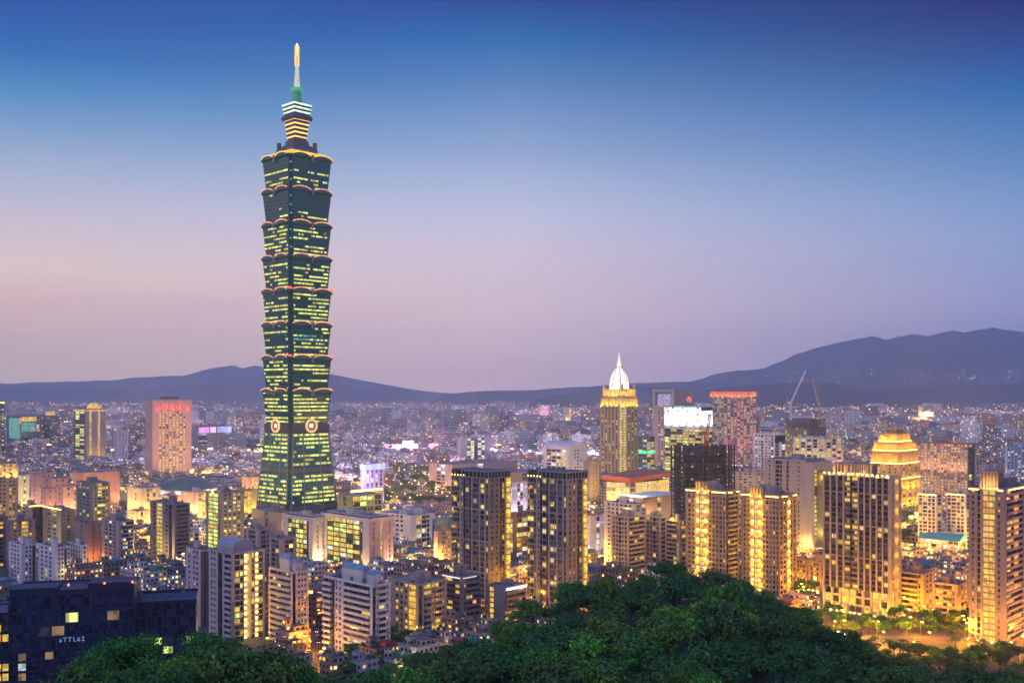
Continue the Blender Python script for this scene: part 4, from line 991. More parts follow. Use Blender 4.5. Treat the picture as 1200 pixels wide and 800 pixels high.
s = framed('white-framed office block with a broad yellow-lit glass front, right half of the complex', 377, 433, 460, 607, 760, None, wo_, wall_mat((0.496,0.336,0.304)), 'SvSSFSSvS', .5)
for u in (.05,.3,.55,.8,.98): s.uplight('R', s.wr*u, 36000, z=1.5, d=4, color=(1,.62,.36))
for u in (.03,.5,.97): s.uplight('L', s.wl*u, 30000, z=1.5, d=4, color=(1,.75,.35))
s.done()
s = low('office_building', 'white-walled office with blue-grey glass side and broad dark roof, behind the complex', 'office building', 446, 481.5, 509, 605, 900, wall_mat((0.528,0.496,0.528)), 'SvvvvS', 'SggnS', 4, .35, 'wyW', 'the white-walled office', 3, glow=5000)
s.done()
low('office_building', 'blue glass office block with dark bands, behind the first twin tower', 'office building', 507, 510, 533, 610, 880, wall_mat((0.080,0.176,0.272)), 'gg', 'nnnn', 4, .12, 'cW', None, 1, glass=glass_mat((.03,.12,.22), .15)).done()
low('office_building', 'low orange-pink block with bright shop windows, beside the first twin tower', 'office building', 509, 513, 531, 624, 800, wall_mat((0.416,0.272,0.192)), 'Sv', 'SvvvvS', 3.6, .55, 'Wwy', None, 1, glow=6000, gcol=(1,.55,.25)).done()
low('store_building', 'gold glass store building with a glowing yellow roof edge, beside the stacked tower base', 'store', 396, 413, 447, 582, 1020, wall_mat((0.320,0.288,0.128)), 'SnS', 'nnnn', 6, .5, 'ynd', 'the gold glass store', 0, glow=16000, gcol=(1,.8,.15)).done()
b = MB(); 
s = low('office_building', 'slim pink-white tower with a blue glowing top, behind the gold glass store', 'office building', 423, 427, 450, 551, 1200, wall_mat((0.416,0.360,0.400)), 'S', 'SgSgSgSgS', 5, .2, 'Wc', 'the blue-topped tower', 0, glow=20000, gcol=(1,.8,.9))
b = MB(); b.box(s.x0-1, s.x1+1, s.y0-1, s.y1+1, s.H+.2, s.H+7, lit_mat((.35,.4,1), 2.2, 6, .6), ROOF); b.build('blue_light_band', s.root); light((s.x0-14, s.y0-14, s.H+2), 260000, (.35,.25,1), 2, s.root); s.done()
s = low('store_building', 'row of gold lamps along the roof of a low hall beside the gold glass store', 'store', 404, 410, 448, 578, 1080, wall_mat((0.400,0.320,0.160)), 'S', 'nnn', 5, .9, 'g', None, 0)
for i in range(12): p = s.P('R', s.wr*(i+.5)/12, .6, s.H); put_box('roof_lamp', LAMP, p[0]-.9, p[0]+.9, p[1]-.6, p[1]+.6, s.H+1, s.H+3, s.root)
s.done()
s = low('hall_building', 'grey stone hall below the dark curved roof, left of the office complex', 'hall', 296, 330, 345, 602, 880, wall_mat((0.288,0.248,0.232)), 'SSnSS', 'SnS', 5, .25, 'yW', 'the grey stone hall', 1); s.done()
s = H('hall_building', 'black hall with a rising wedge-shaped roof, at the foot of the stacked tower', 'hall', 302, 335, 339, 601, 980)
m = MB(); z = s.H; m.loft([[(s.x0,s.y0,0),(s.x1,s.y0,0),(s.x1,s.y1,0),(s.x0,s.y1,0)],[(s.x0,s.y0,z+8),(s.x1,s.y0,z+9),(s.x1,s.y1,z),(s.x0,s.y1,z-1)]], wall_mat((.035,.03,.05), .6)); m.build('wedge_body', s.root)

# foreground left group
s = H('apartment_tower', 'pale apartment tower with small windows and a dark flank, behind the black office block', 'apartment tower', 219, 236, 248, 646, 600, land=None)
w = wall_mat((0.416,0.368,0.376)); s.core(gDRK, back=w); s.facade('L', 'svsvvs', 0, s.H, w, 3.2, .08, 'y', .3, depth=.6); s.facade('R', 'SdSS', 0, s.H, wDKG, 3.2, .1); s.crown(w, 1.2, 2, 2, roof=ROOF); s.done()
s = H('apartment_tower', 'grey apartment tower with ribbed vaulted roof and two strings of gold lamps', 'apartment tower', 246, 272, 310, 650, 560, land='the vault-roofed tower')
w = wall_mat((0.288,0.272,0.280)); s.core(gDRK, back=w)
s.facade('L', 'svvsddsb', 0, s.H, wall_mat((0.400,0.360,0.368)), 3.25, .06, 'yw', .3, depth=.7); s.facade('R', 'sgnlSnlgs', 0, s.H, w, 3.25, .28, 'yng', .2, depth=.7, lampstep=1)
s.crown(w, 1.3, 0, 1)
r = MB(); r.box(s.x0*.75, s.x1*.5, s.y0*.75, s.y1*.75, s.H, s.H+3, w, ROOFL); r.build('roof_house', s.root)
vault(s, 'vaulted_roof', s.x0*.75, s.x1*.5, s.y0*.75, s.y1*.75, s.H+3, 4.2, wall_mat((0.176,0.208,0.272), .4), 'y', 12, wall_mat((0.480,0.480,0.528)))
for z in range(4, int(s.H), 6): light(s.P('R', s.wr*.42, 2.2, z), 650, GOLD, .4, s.root); light(s.P('R', s.wr*.72, 2.2, z), 350, GOLD, .4, s.root)
s.done()
for (nm, lb, pl, pc, pr, yt, Y, wl_, L_, R_, ld, li) in (
    ('a', 'white curved-balcony apartment tower with small vaulted penthouse, beside the vault-roofed tower', 316, 343, 361, 672, 557, (.56,.47,.42), 'sbbbbs', 'dsvvvs', 'the curved-balcony tower', .05),
    ('b', 'pale blue-grey apartment tower with blue domed penthouses, in front of the office complex', 380, 437, 457, 688, 522, (.50,.49,.50), 'bdvvsbbbs', 'dvbvs', 'the blue-domed tower', .12)):
    s = H('apartment_tower', lb, 'apartment tower', pl, pc, pr, yt, Y, land=ld)
    w = wall_mat(wl_); s.core(gDRK, back=w); s.facade('L', L_, 0, s.H, w, 3.2, li, 'yyw', .35, depth=.6, bal=1.6); s.facade('R', R_, 0, s.H, w, 3.2, li*1.5, 'yw', .35, depth=.6)
    s.crown(w, 1.3, 0, 3, roof=ROOF)
    r = MB(); r.box(s.x0*.6, s.x1*.3, s.y0*.45, s.y1*.4, s.H, s.H+6.5, w, ROOFL); r.box(s.x0*.3, s.x1*.6, s.y0*.8, s.y0*.5, s.H, s.H+5, w, ROOFL); r.box(s.x0*.2, s.x1*.7, s.y1*.45, s.y1*.8, s.H, s.H+4, wDKG, ROOFL); r.build('penthouse', s.root)
    bl = wall_mat((0.176,0.272,0.400), .4); vault(s, 'domed_roof', s.x0*.6, s.x1*.3, s.y0*.45, s.y1*.4, s.H+6.5, 2.8, bl, 'y'); vault(s, 'domed_roof', s.x0*.3, s.x1*.6, s.y0*.8, s.y0*.5, s.H+5, 2.2, bl, 'x')
    for u in (.1,.5,.9): s.uplight('L', s.wl*u, 5000, z=1.5, d=3); s.uplight('R', s.wr*u, 7000, z=1.5, d=3)
    s.done()
s = apt('tan apartment block with a gold-lit balcony column, beside the blue-domed tower', 455, 491, 523, 686, 567, wall_mat((0.336,0.272,0.232)), 'SvvvFs', 'dsbvbvs', lit=.3, mix='yyg', land='the tan balcony block')
for z in range(6, int(s.H), 8): light(s.P('L', s.wl*.18, 3, z), 800, GOLD, .5, s.root); light(s.P('R', s.wr*.6, 3, z), 500, GOLD, .5, s.root)
s.done()
s = apt('dark apartment block with white-lit roof eaves and warm balconies, beside the tan block', 520, 541, 563, 678, 590, wall_mat((.20,.17,.18)), 'sbbs', 'svbbs', lit=.3, mix='yog', land='the white-eaved block')
s.strip('L', 0, s.wl, s.H+.2, lit_mat((1,.85,.85), 1.4, 5, .7), .6, 1.2); s.strip('R', 0, s.wr*.7, s.H+.2, lit_mat((1,.85,.85), 1.2, 5, .7), .5, 1.2)
light(s.P('R', s.wr*.4, 4, 5), 4000, (.8,.4,1), .5, s.root); s.done()
s = apt('small dark apartment block with white lamps under its roof, between the twin towers', 572, 592, 616, 690, 585, wall_mat((0.192,0.160,0.168)), 'sFSSs', 'bbbs', lit=.3, mix='yg', rooms=1)
for i in range(9): p = s.P('R', s.wr*(i+.5)/9, .8, s.H); put_box('eave_lamp', LAMPW, p[0]-.35, p[0]+.35, p[1]-.35, p[1]+.35, s.H-.7, s.H-.1, s.root)
s.strip('R', 0, s.wr, s.H+.3, lit_mat((1,.8,.85), 1.3, 5, .7), .5, 1.1); s.uplight('R', s.wr*.5, 15000, z=1.5, d=3); s.done()
s = apt('small brick-red block wedged between the curved-balcony and blue-domed towers', 361, 371, 381, 700, 600, wall_mat((0.240,0.120,0.104)), 'vv', 'bv', lit=.3, mix='yog', rooms=1); s.done()
s = apt('small pinkish office tower with green glass, in front of the grey stone hall', 289, 303, 318, 622, 720, wall_mat((0.336,0.272,0.272)), 'sgs', 'sgvs', lit=.1, mix='nW', rooms=1); s.done()
s = apt('low pinkish tower with strip windows, in front of the left office block', 316, 330, 347, 633, 690, wall_mat((0.320,0.248,0.248)), 'snns', 'snns', lit=.1, mix='nw', rooms=1); s.done()

# white housing blocks and the towers behind them
for i, (pl, pc, pr, yt, Y) in enumerate(((11,26,46,640,730), (45,65,82,643,715), (80,97,101,640,735))):
    s = apt(['white housing block with grey stair towers, nearest the left edge, above the black office', 'white housing block with a pinkish front, middle one of the three white blocks', 'narrow white housing block, last of the three white blocks beside the orange-brown block'][i], pl, pc, pr, yt, Y, wall_mat((0.528,0.496,0.544)), 'svvvs' if i < 2 else 'dvvvvs', 'svvdv' if i < 2 else 'v', lit=.1, mix='wy', rooms=2, land='the white blocks' if i == 1 else None, group='white housing blocks')
    light(s.P('R', s.wr*.9, 3, 12), 5000, WARM, 1, s.root); s.done()
s = apt('dark brown apartment tower with pale balconies, below the green-roofed arena', 176.5, 205, 222, 592, 800, wall_mat((0.176,0.152,0.160)), 'svFsvds', 'sbbs', lit=.1, mix='y', rooms=1, land='the brown balcony tower'); s.done()
s = apt('grey apartment tower with gold-lit recessed windows and a rounded crown, below the stacked tower', 242, 258, 285.5, 579, 850, wall_mat((0.240,0.232,0.216)), 'sFFs', 'svvvvs', lit=.4, mix='ynn', rooms=1, crownlit=6000, land='the round-crowned tower')
vault(s, 'rounded_crown', s.x0*.5, s.x1*.2, s.y0*.5, s.y1*.5, s.H+.3, 4, wDKG); s.done()
s = apt('grey stepped apartment tower in front of the terracotta mall', 90, 108, 129, 567, 960, wall_mat((0.208,0.200,0.192)), 'svvvs', 'svbvs', lit=.3, mix='yn', rooms=2, land='the grey stepped tower'); s.done()
s = apt('orange-brown windowless-looking block beside the white housing blocks', 89, 100, 118, 615, 810, wall_mat((0.320,0.208,0.160)), 'SSvS', 'SSvSS', lit=.1, rooms=1); light(s.P('R', s.wr*.4, 8, 6), 8000, ORANGE, 1, s.root); s.done()
s = apt('pinkish balcony apartment block behind the small tree-lined lot', 120, 140, 157, 612, 790, wall_mat((0.288,0.240,0.240)), 'svvvs', 'svbbs', lit=.2, mix='yW', rooms=2); s.done()
s = apt('dark apartment block with white window frames and gold roof lamps, beside the grey stepped tower', 51, 72, 88, 599, 880, wall_mat((.16,.14,.13)), 'svvs', 'SwS', lit=.25, mix='yn', rooms=1, crownlit=6000, land='the gold-lamped roofs'); s.strip('L', 0, s.wl, s.H+1.3, LAMP, .5, .3); s.done()
s = apt('smaller dark block with white window frames and gold roof glow, behind the left housing block', 20, 34, 50, 595, 900, wall_mat((.18,.16,.15)), 'wws', 'sdd', lit=.25, mix='yn', rooms=1, crownlit=6000); s.strip('R', 0, s.wr, s.H+1.3, LAMP, .5, .3); s.done()
s = apt('dark apartment block with yellow windows at the left edge, behind the white housing blocks', 8, 12, 41, 612, 790, wall_mat((.15,.13,.14)), 's', 'svvFvs', lit=.3, mix='yg', rooms=1); s.done()
s = apt('brown block with gold-lit eaves touching the left edge of view', -22, -6, 9, 607, 800, wall_mat((.20,.15,.14)), 'svv', 'svs', lit=.3, mix='g', crownlit=9000); s.done()
s = low('hotel_building', 'tall beige hotel with a glowing gold top and arched gate, touching the left edge', 'hotel', -14, -4, 21, 545, 950, wall_mat((0.320,0.248,0.176)), 'sv', 'svvsvvs', 3.6, .25, 'gy', 'the beige edge hotel', 1, glow=14000, gcol=(1,.6,.15))
for u in (.1,.5,.9): s.uplight('R', s.wr*u, 25000, z=s.H-14, d=3, size=100, color=(1,.62,.12), vis=False)
s.done()
s = low('office_building', 'small bright white-yellow lit block between the beige hotel and terracotta mall', 'office building', 19, 21, 34, 558, 1100, wall_mat((0.560,0.520,0.400)), 'n', 'SnnS', 4, .9, 'Wy', None, 0, glow=40000, gcol=(1,.9,.5)); s.done()

# terracotta mall, green roofed arena and plaza buildings
s = low('shopping_mall', 'big plain terracotta mall block catching orange light, above the apartment roofs', 'mall', 86, 98, 140, 555, 1180, wTER, 'SS', 'SSSSS', 6, .1, 'o', 'the terracotta mall', 0, glow=80000, gcol=(1,.5,.22)); s.done()
for k, (pl, pc, pr, yt, Y) in enumerate(((36,46,62,556,1200), (50,60,80,562,1150), (44,54,70,574,1100), (66,74,94,571,1090))):
    s = low('shopping_mall', ['topmost stepped pink wing of the terracotta mall', 'second stepped pink wing, behind the lower ones of the terracotta mall', 'lowest stepped pink wing of the mall, above the gold-lamped roofs', 'stepped pink wing with notched windows, joining the plain terracotta block'][k], 'mall', pl, pc, pr, yt, Y, wall_mat((0.368,0.224,0.200)), 'SvS', 'SvSvS', 6, .2, 'oW', None, 0, glow=30000, gcol=(1,.55,.3)); s.done()
s = H('sports_arena', 'wide arena under a low dark green domed roof with pink-lit walls', 'arena', 170, 205, 268, 577, 1230, land='the green-roofed arena')
a_, b_ = s.wr/2, s.wl/2
m = MB(); w = wall_mat((0.440,0.304,0.288)); el = lambda k, z: [(a_*k*math.cos(2*math.pi*i/40), b_*k*math.sin(2*math.pi*i/40), z) for i in range(40)]
m.loft([el(1.0, 0), el(1.0, s.H)], w); m.build('wall', s.root)
m = MB(); gr_ = wall_mat((.06,.11,.09), .5); m.loft([el(1.06, s.H), el(1.07, s.H+1.5), el(.95, s.H+5), el(.75, s.H+9), el(.5, s.H+11.5), el(.2, s.H+13)], gr_); m.build('domed_roof', s.root)
m = MB()
for i in range(0, 40, 2):
    x, y = el(1.02, 0)[i][:2]; m.box(x-1, x+1, y-1, y+1, 0, s.H-.2, w)
m.build('pillars', s.root)
for i in range(18, 36, 2):
    x, y = el(1.1, 0)[i][:2]; c = (1,.45,.75) if i % 4 else (1,.65,.3); light((x, y, s.H*.55), 45000, c, 1, s.root)
    put_box('wall_lamp', LIT['L' if i % 4 else 'g'], x*.93-1.4, x*.93+1.4, y*.93-1.4, y*.93+1.4, s.H-6, s.H-2, s.root)
for k, (pl, pc, pr, yt, Y, c, lb) in enumerate((
    (150,166,188,573,1130,(.5,.38,.30),'first pink plaza block with warm lit terraces, left of the arena front'),
    (186,200,214,582,1080,(.52,.38,.34),'second low pink plaza block with glowing terraces, below the arena'),
    (212,228,246,578,1120,(.54,.38,.36),'pink plaza block with magenta lit corner, in front of the arena'),
    (262,272,303,577,1100,(.45,.38,.18),'gold-lit plaza building with bright columns, beside the stacked tower'),
    (232,250,272,590,1040,(.5,.36,.3),'low warm-lit plaza block behind the round-crowned tower'),
    (150,160,178,600,1010,(.45,.33,.26),'small yellow-lit plaza block behind the brown balcony tower'),
    (284,292,305,560,1190,(.55,.33,.28),'pink terrace block above the gold-lit plaza building'))):
    s = low('plaza_building', lb, 'plaza building', pl, pc, pr, yt, Y, wall_mat(c), 'SnvS', 'SnvnS', 5, .8, 'gwyg', 'the plaza blocks' if k == 0 else None, 1, glow=60000, gcol=(1,.62,.16)); s.done()

# pink stone tower and the gold-topped twin slab
s = H('office_tower', 'pink stone office tower with a row of red-lit windows along the top', 'office tower', 171, 179, 224, 469.5, 1560, land='the pink stone tower')
w = wall_mat((.44,.27,.24)); s.core(gDRK, back=w)
s.facade('L', 'SSS', 0, s.H, w, 4, 0, depth=1)
s.facade('R', 'SvvvvvvvvS', 0, s.H-17, w, 3.9, .78, 'wyyyo', .1, depth=1, solid=.35); s.facade('R', 'SvvvvvvvvS', s.H-15, s.H-4, w, 11, 1.0, 'r', 0, depth=1, solid=.1)
s.fbox(s.wallmb, 'R', 0, s.wr, 0, 1, s.H-17, s.H-15, w); s.fbox(s.wallmb, 'R', 0, s.wr, 0, 1, s.H-4, s.H, w)
s.crown(w, 1.5, 0, 0); r = MB(); r.box(-s.wr*.18, s.wr*.2, -s.wl*.3, s.wl*.3, s.H, s.H+7, wDKG, ROOF); r.build('roof_house', s.root)
for u in (.1,.5,.9): s.uplight('R', s.wr*u, 15000, z=25, d=9, size=70, color=(1,.5,.25), vis=False); s.uplight('L', s.wl*u, 7000, z=25, d=9, size=70, color=(1,.5,.25), vis=False)
for u in (.1,.3,.5,.7,.9): light(s.P('R', s.wr*u, 3, s.H-13), 1200, RED, 1, s.root)
s.done()
s = H('office_tower', 'two-part slab tower with gold-striped concrete half and glowing gold roofline', 'office tower', 86.5, 101, 124, 480, 1900, land='the gold-striped slab tower')
w = wall_mat((0.320,0.272,0.224)); s.core(gDRK, back=w)
s.facade('L', 'sggs', 0, s.H, wDKG, 3.9, .6, 'ywn', .1, depth=.8); s.facade('R', 'SFSSFSS', 0, s.H, w, 3.9, .2, 'yg', .1, depth=1)
s.crown(w, 2, 1, 0); b = MB(); b.box(s.x0-1.5, s.x1, s.y0-1.5, s.y1, s.H-3, s.H-.5, LIT['g']); b.build('gold_light_band', s.root)
b = MB(); b.loft([[(s.x1*.2+r*math.cos(a*.52), s.y0*.4+r*.6*math.sin(a*.52), s.H+2+z) for a in range(12)] for r, z in ((14,0),(13,5),(9,9),(3,11))], LIT['g']); b.build('gold_dome', s.root)
for u in (.2,.5,.8): s.uplight('R', s.wr*u, 70000, z=3, d=7, size=50, color=(1,.6,.2), vis=False)
s.done()
s = H('office_tower', 'dark slim tower with sparse yellow windows touching the left edge', 'office tower', -14, -6, 5, 472, 2000); s.core(gDRK, back=wDKG); s.facade('L', 'vv', 0, s.H, wDKG, 4, .3); s.facade('R', 'vvv', 0, s.H, wDKG, 4, .45, 'ygn'); s.crown(wDKG, 2, 0, 0); s.strip('R', 0, s.wr, s.H, LAMP, 1, 1); s.done()
s = H('department_store', 'store covered in teal and magenta screens with a yellow sign band', 'store', 8, 24, 46, 488, 2300, land='the screen-covered store')
s.core(glass_mat((.03,.12,.12)), back=wGRY); b = MB(); s.fbox(b, 'R', 2, s.wr*.8, .1, 1, s.H-34, s.H-14, LIT['T']); s.fbox(b, 'R', 2, s.wr*.85, .1, 1, s.H-11, s.H-1, LIT['y']); s.fbox(b, 'L', 2, s.wl*.8, .1, 1, s.H-50, s.H-4, LIT['T']); b.build('screen', s.root)
b = MB(); s.fbox(b, 'R', -3, 1.5, 1.2, 2.4, s.H-16, s.H-2, LIT['r']); s.fbox(b, 'R', s.wr*.86, s.wr, .2, 1.4, s.H-34, s.H-18, LIT['o']); b.build('red_sign', s.root); s.crown(wGRY, 2, 1, 0); s.done()
s = low('office_tower', 'grey tower with an orange glowing cap, beside the screen-covered store', 'office tower', 50, 58, 70, 487, 2350, wGRY, 'vvv', 'vvvv', 4, .12, 'yw'); b = MB(); b.box(s.x0*.6, s.x1*.3, s.y0*.7, s.y1*.7, s.H, s.H+9, LIT['g'], ROOF); b.build('glowing_cap', s.root); s.done()
s = low('office_building', 'plain pale block with tall ribs, between the gold-striped slab and pink stone tower', 'office building', 134, 138, 150, 505, 1850, wall_mat((0.400,0.360,0.336)), 'S', 'svsvsvs', 4, .1, 'w'); s.done()
s = low('department_store', 'wide low store with magenta and blue glowing screens, behind the pink stone tower', 'store', 226, 232, 273, 500, 2300, wall_mat((0.240,0.240,0.280)), 'S', 'nSn', 5, .5, 'Lc', 'the magenta-screen store', 1)
for a, b_, c in ((.02,.3,(.9,.35,1)), (.34,.5,(1,.6,.9)), (.54,.95,(.5,.5,1))): s.strip('R', s.wr*a, s.wr*b_, s.H-14, lit_mat(c, 1.5, 6, .5), 13, .9, 'screen')
s.done()
s = low('office_building', 'pale block with green-white lit windows, behind the park lamps', 'office building', 536, 540, 575, 514, 1900, wall_mat((0.360,0.336,0.368)), 'S', 'SnndnnS', 4.5, .6, 'nWW', 'the green-windowed block', 1); s.done()
s = low('stadium_stand', 'pinkish hall under a dazzling pink-white light, beyond the park', 'hall', 450, 455, 490, 522, 2100, wall_mat((0.480,0.360,0.440)), 'S', 'nnnnn', 5, .7, 'WW', 'the dazzling hall', 0, glow=150000, gcol=(1,.7,.95)); b = MB(); b.box(0, 26, s.y0-1, s.y0+2, s.H, s.H+7, lit_mat((1,.75,1), 7, 40, .9)); b.build('sign_light', s.root); light((10, s.y0-14, s.H+4), 600000, (1,.6,1), 3, s.root); s.done()
s = low('office_building', 'white hospital-like block at the right edge of the skyline', 'office building', 1178, 1180, 1212, 523, 1500, wall_mat((0.480,0.496,0.528)), 'S', 'vvvvvvvv', 4, .2, 'cW', 'the white edge block', 1, glow=20000, gcol=(.9,.9,1)); s.done()
for i, (pl, pc, pr, yt, Y, c, lb) in enumerate((
    (932,946,953,657,720,(.40,.27,.18),'beige block with amber light and dark vents, between orange-sided and gold-based towers'),
    (948,962,967,660,705,(.42,.28,.18),'second beige amber-lit block, hard against the gold-based tower'),
    (1054,1082,1094,674,640,(.42,.29,.17),'amber-lit terraced apartment block right beside the gold-based tower'),
    (1094,1122,1136,687,615,(.40,.28,.17),'amber-lit block with long balcony bands, in front of the stair-lit tower'),
    (895,900,908,560,1060,(.5,.42,.36),'small pale ribbed block beside the gate-shaped building'),
    (862,885,898,555,1180,(.5,.36,.3),'low pink-lit block with striped front, behind the lamp-strung towers'))):
    s = apt(lb, pl, pc, pr, yt, Y, wall_mat(c), 'sbbvs' if i in (2, 3) else 'svvvs', 'svvs', lit=.3, mix='ggo', rooms=2)
    for u in (.15,.5,.85): s.uplight('L', s.wl*u, 11000, z=1.5, d=3, color=(1,.55,.04)); s.uplight('R', s.wr*u, 9000, z=1.5, d=3, color=(1,.55,.04))
    s.done()
# blue-roofed hall
s = H('sports_hall', 'long low hall with a bright blue pitched metal roof edged in light', 'hall', 1078, 1124, 1132, 634, 860, land='the blue-roofed hall')
s.core(gDRK, back=wCRM); s.facade('L', 'nnnnnnn', 0, s.H, wCRM, 4, .7, 'Ww', .1)
m = MB(); bl = wall_mat((0.016,0.160,0.288), .5, .1); e = 1.5; xm = (s.x0+s.x1)/2; z = s.H
m.loft([[(s.x0-e,s.y0-e,z),(xm,s.y0-e,z+5.5),(s.x1+e,s.y0-e,z),(s.x1+e,s.y0-e,z-.3),(s.x0-e,s.y0-e,z-.3)],[(s.x0-e,s.y1+e,z),(xm,s.y1+e,z+5.5),(s.x1+e,s.y1+e,z),(s.x1+e,s.y1+e,z-.3),(s.x0-e,s.y1+e,z-.3)]], bl); m.build('roof', s.root)
b = MB(); b.box(xm-.3, xm+.3, s.y0-e, s.y1+e, z+5.5, z+5.8, LIT['y']); b.box(s.x0-e-.4, s.x0-e, s.y0-e, s.y1+e, z-.6, z-.2, LIT['y']); b.build('edge_lights', s.root); s.done()

# the black office block in the foreground, with its blue letters
s = H('office_building', 'black glass office block with small blue letters and red roof beacons, nearest building', 'office building', -40, 10, 147, 700, 400, theta=75, land='the black office block', wl=30, wr=46)
gb = glass_mat((.006,.012,.045), .2); s.core(gb); blk = wall_mat((.010,.020,.060), .3)
s.facade('R', 'gFgggggggggFgg', 0, s.H-22, blk, 4.1, .10, 'dddyc', .02, depth=.5)
s.facade('R', 'nnnnnnnnn', s.H-22, s.H-2, blk, 5, .12, 'ddn', .02, depth=.5); s.crown(blk, .9, 0, 0, roof=wall_mat((.035,.035,.055)))
s.win = [w_ for w_ in s.win if not (w_[6] and rnd.random() < .35)]
m = MB()
for a, b_, z in ((.0,.38,0), (.39,.62,-1), (.63,1.0,1)): m.box(s.x0+s.wr*a, s.x0+s.wr*b_, s.y0+1.2, s.y0+13, s.H+.2, s.H+3.0+z, blk, wall_mat((.05,.05,.08)))
m.build('roof_house', s.root)
for u in (.47, .76, .99):
    p = s.P('R', s.wr*u, -.8, s.H+3.4); put_box('red_beacon', lit_mat((1,.08,.02), 9, 30, .9, True), p[0]-.3, p[0]+.3, p[1]-.3, p[1]+.3, p[2]+.1, p[2]+.8, s.root); light((p[0], p[1]-.3, p[2]+1.4), 500, (1,.1,.05), .2, s.root)
tcv = bpy.data.curves.new('letters', 'FONT'); tcv.body = 'aTTL62'; tcv.size = 2.5; tcv.extrude = .12; tcv.space_character = 1.25
tmp = bpy.data.objects.new('tmp', tcv); COL.objects.link(tmp); dg = bpy.context.evaluated_depsgraph_get(); me = bpy.data.meshes.new_from_object(tmp.evaluated_get(dg)); bpy.data.objects.remove(tmp)
me.materials.clear(); me.materials.append(lit_mat((.25,.5,1), .6, 30, .9)); lt = bpy.data.objects.new('lettering', me); COL.objects.link(lt); lt.parent = s.root
p = s.P('R', s.wr*.40, .75, PZ(752, 404)); lt.location = p; lt.rotation_euler = (math.pi/2, 0, 0)
s.done()
s = H('office_building', 'lower black glass wing with bright yellow-green ground windows, beside the black office block', 'office building', 100, 150, 229, 709, 425, theta=75, wl=24, wr=27)
s.core(gb); s.facade('R', 'nnnnnn', s.H-14, s.H-2, blk, 4, .0, 'c', .03, depth=.4); s.facade('R', 'nnnnnn', 0, s.H-14, blk, 4, .25, 'nn', .2, depth=.5); s.crown(blk, 1.4, 0, 0, roof=wall_mat((.04,.045,.08))); s.done()
s = H('office_building', 'lowest black glass wing with yellow-lit windows at the left edge, beside the black office block', 'office building', -60, -40, 10, 722, 410, theta=75, wl=20, wr=17.5)
s.core(gb); s.facade('R', 'nnnn', 0, s.H, blk, 4.1, .35, 'yo', .3, depth=.4); s.crown(blk, 1, 0, 0, roof=ROOF); s.done()

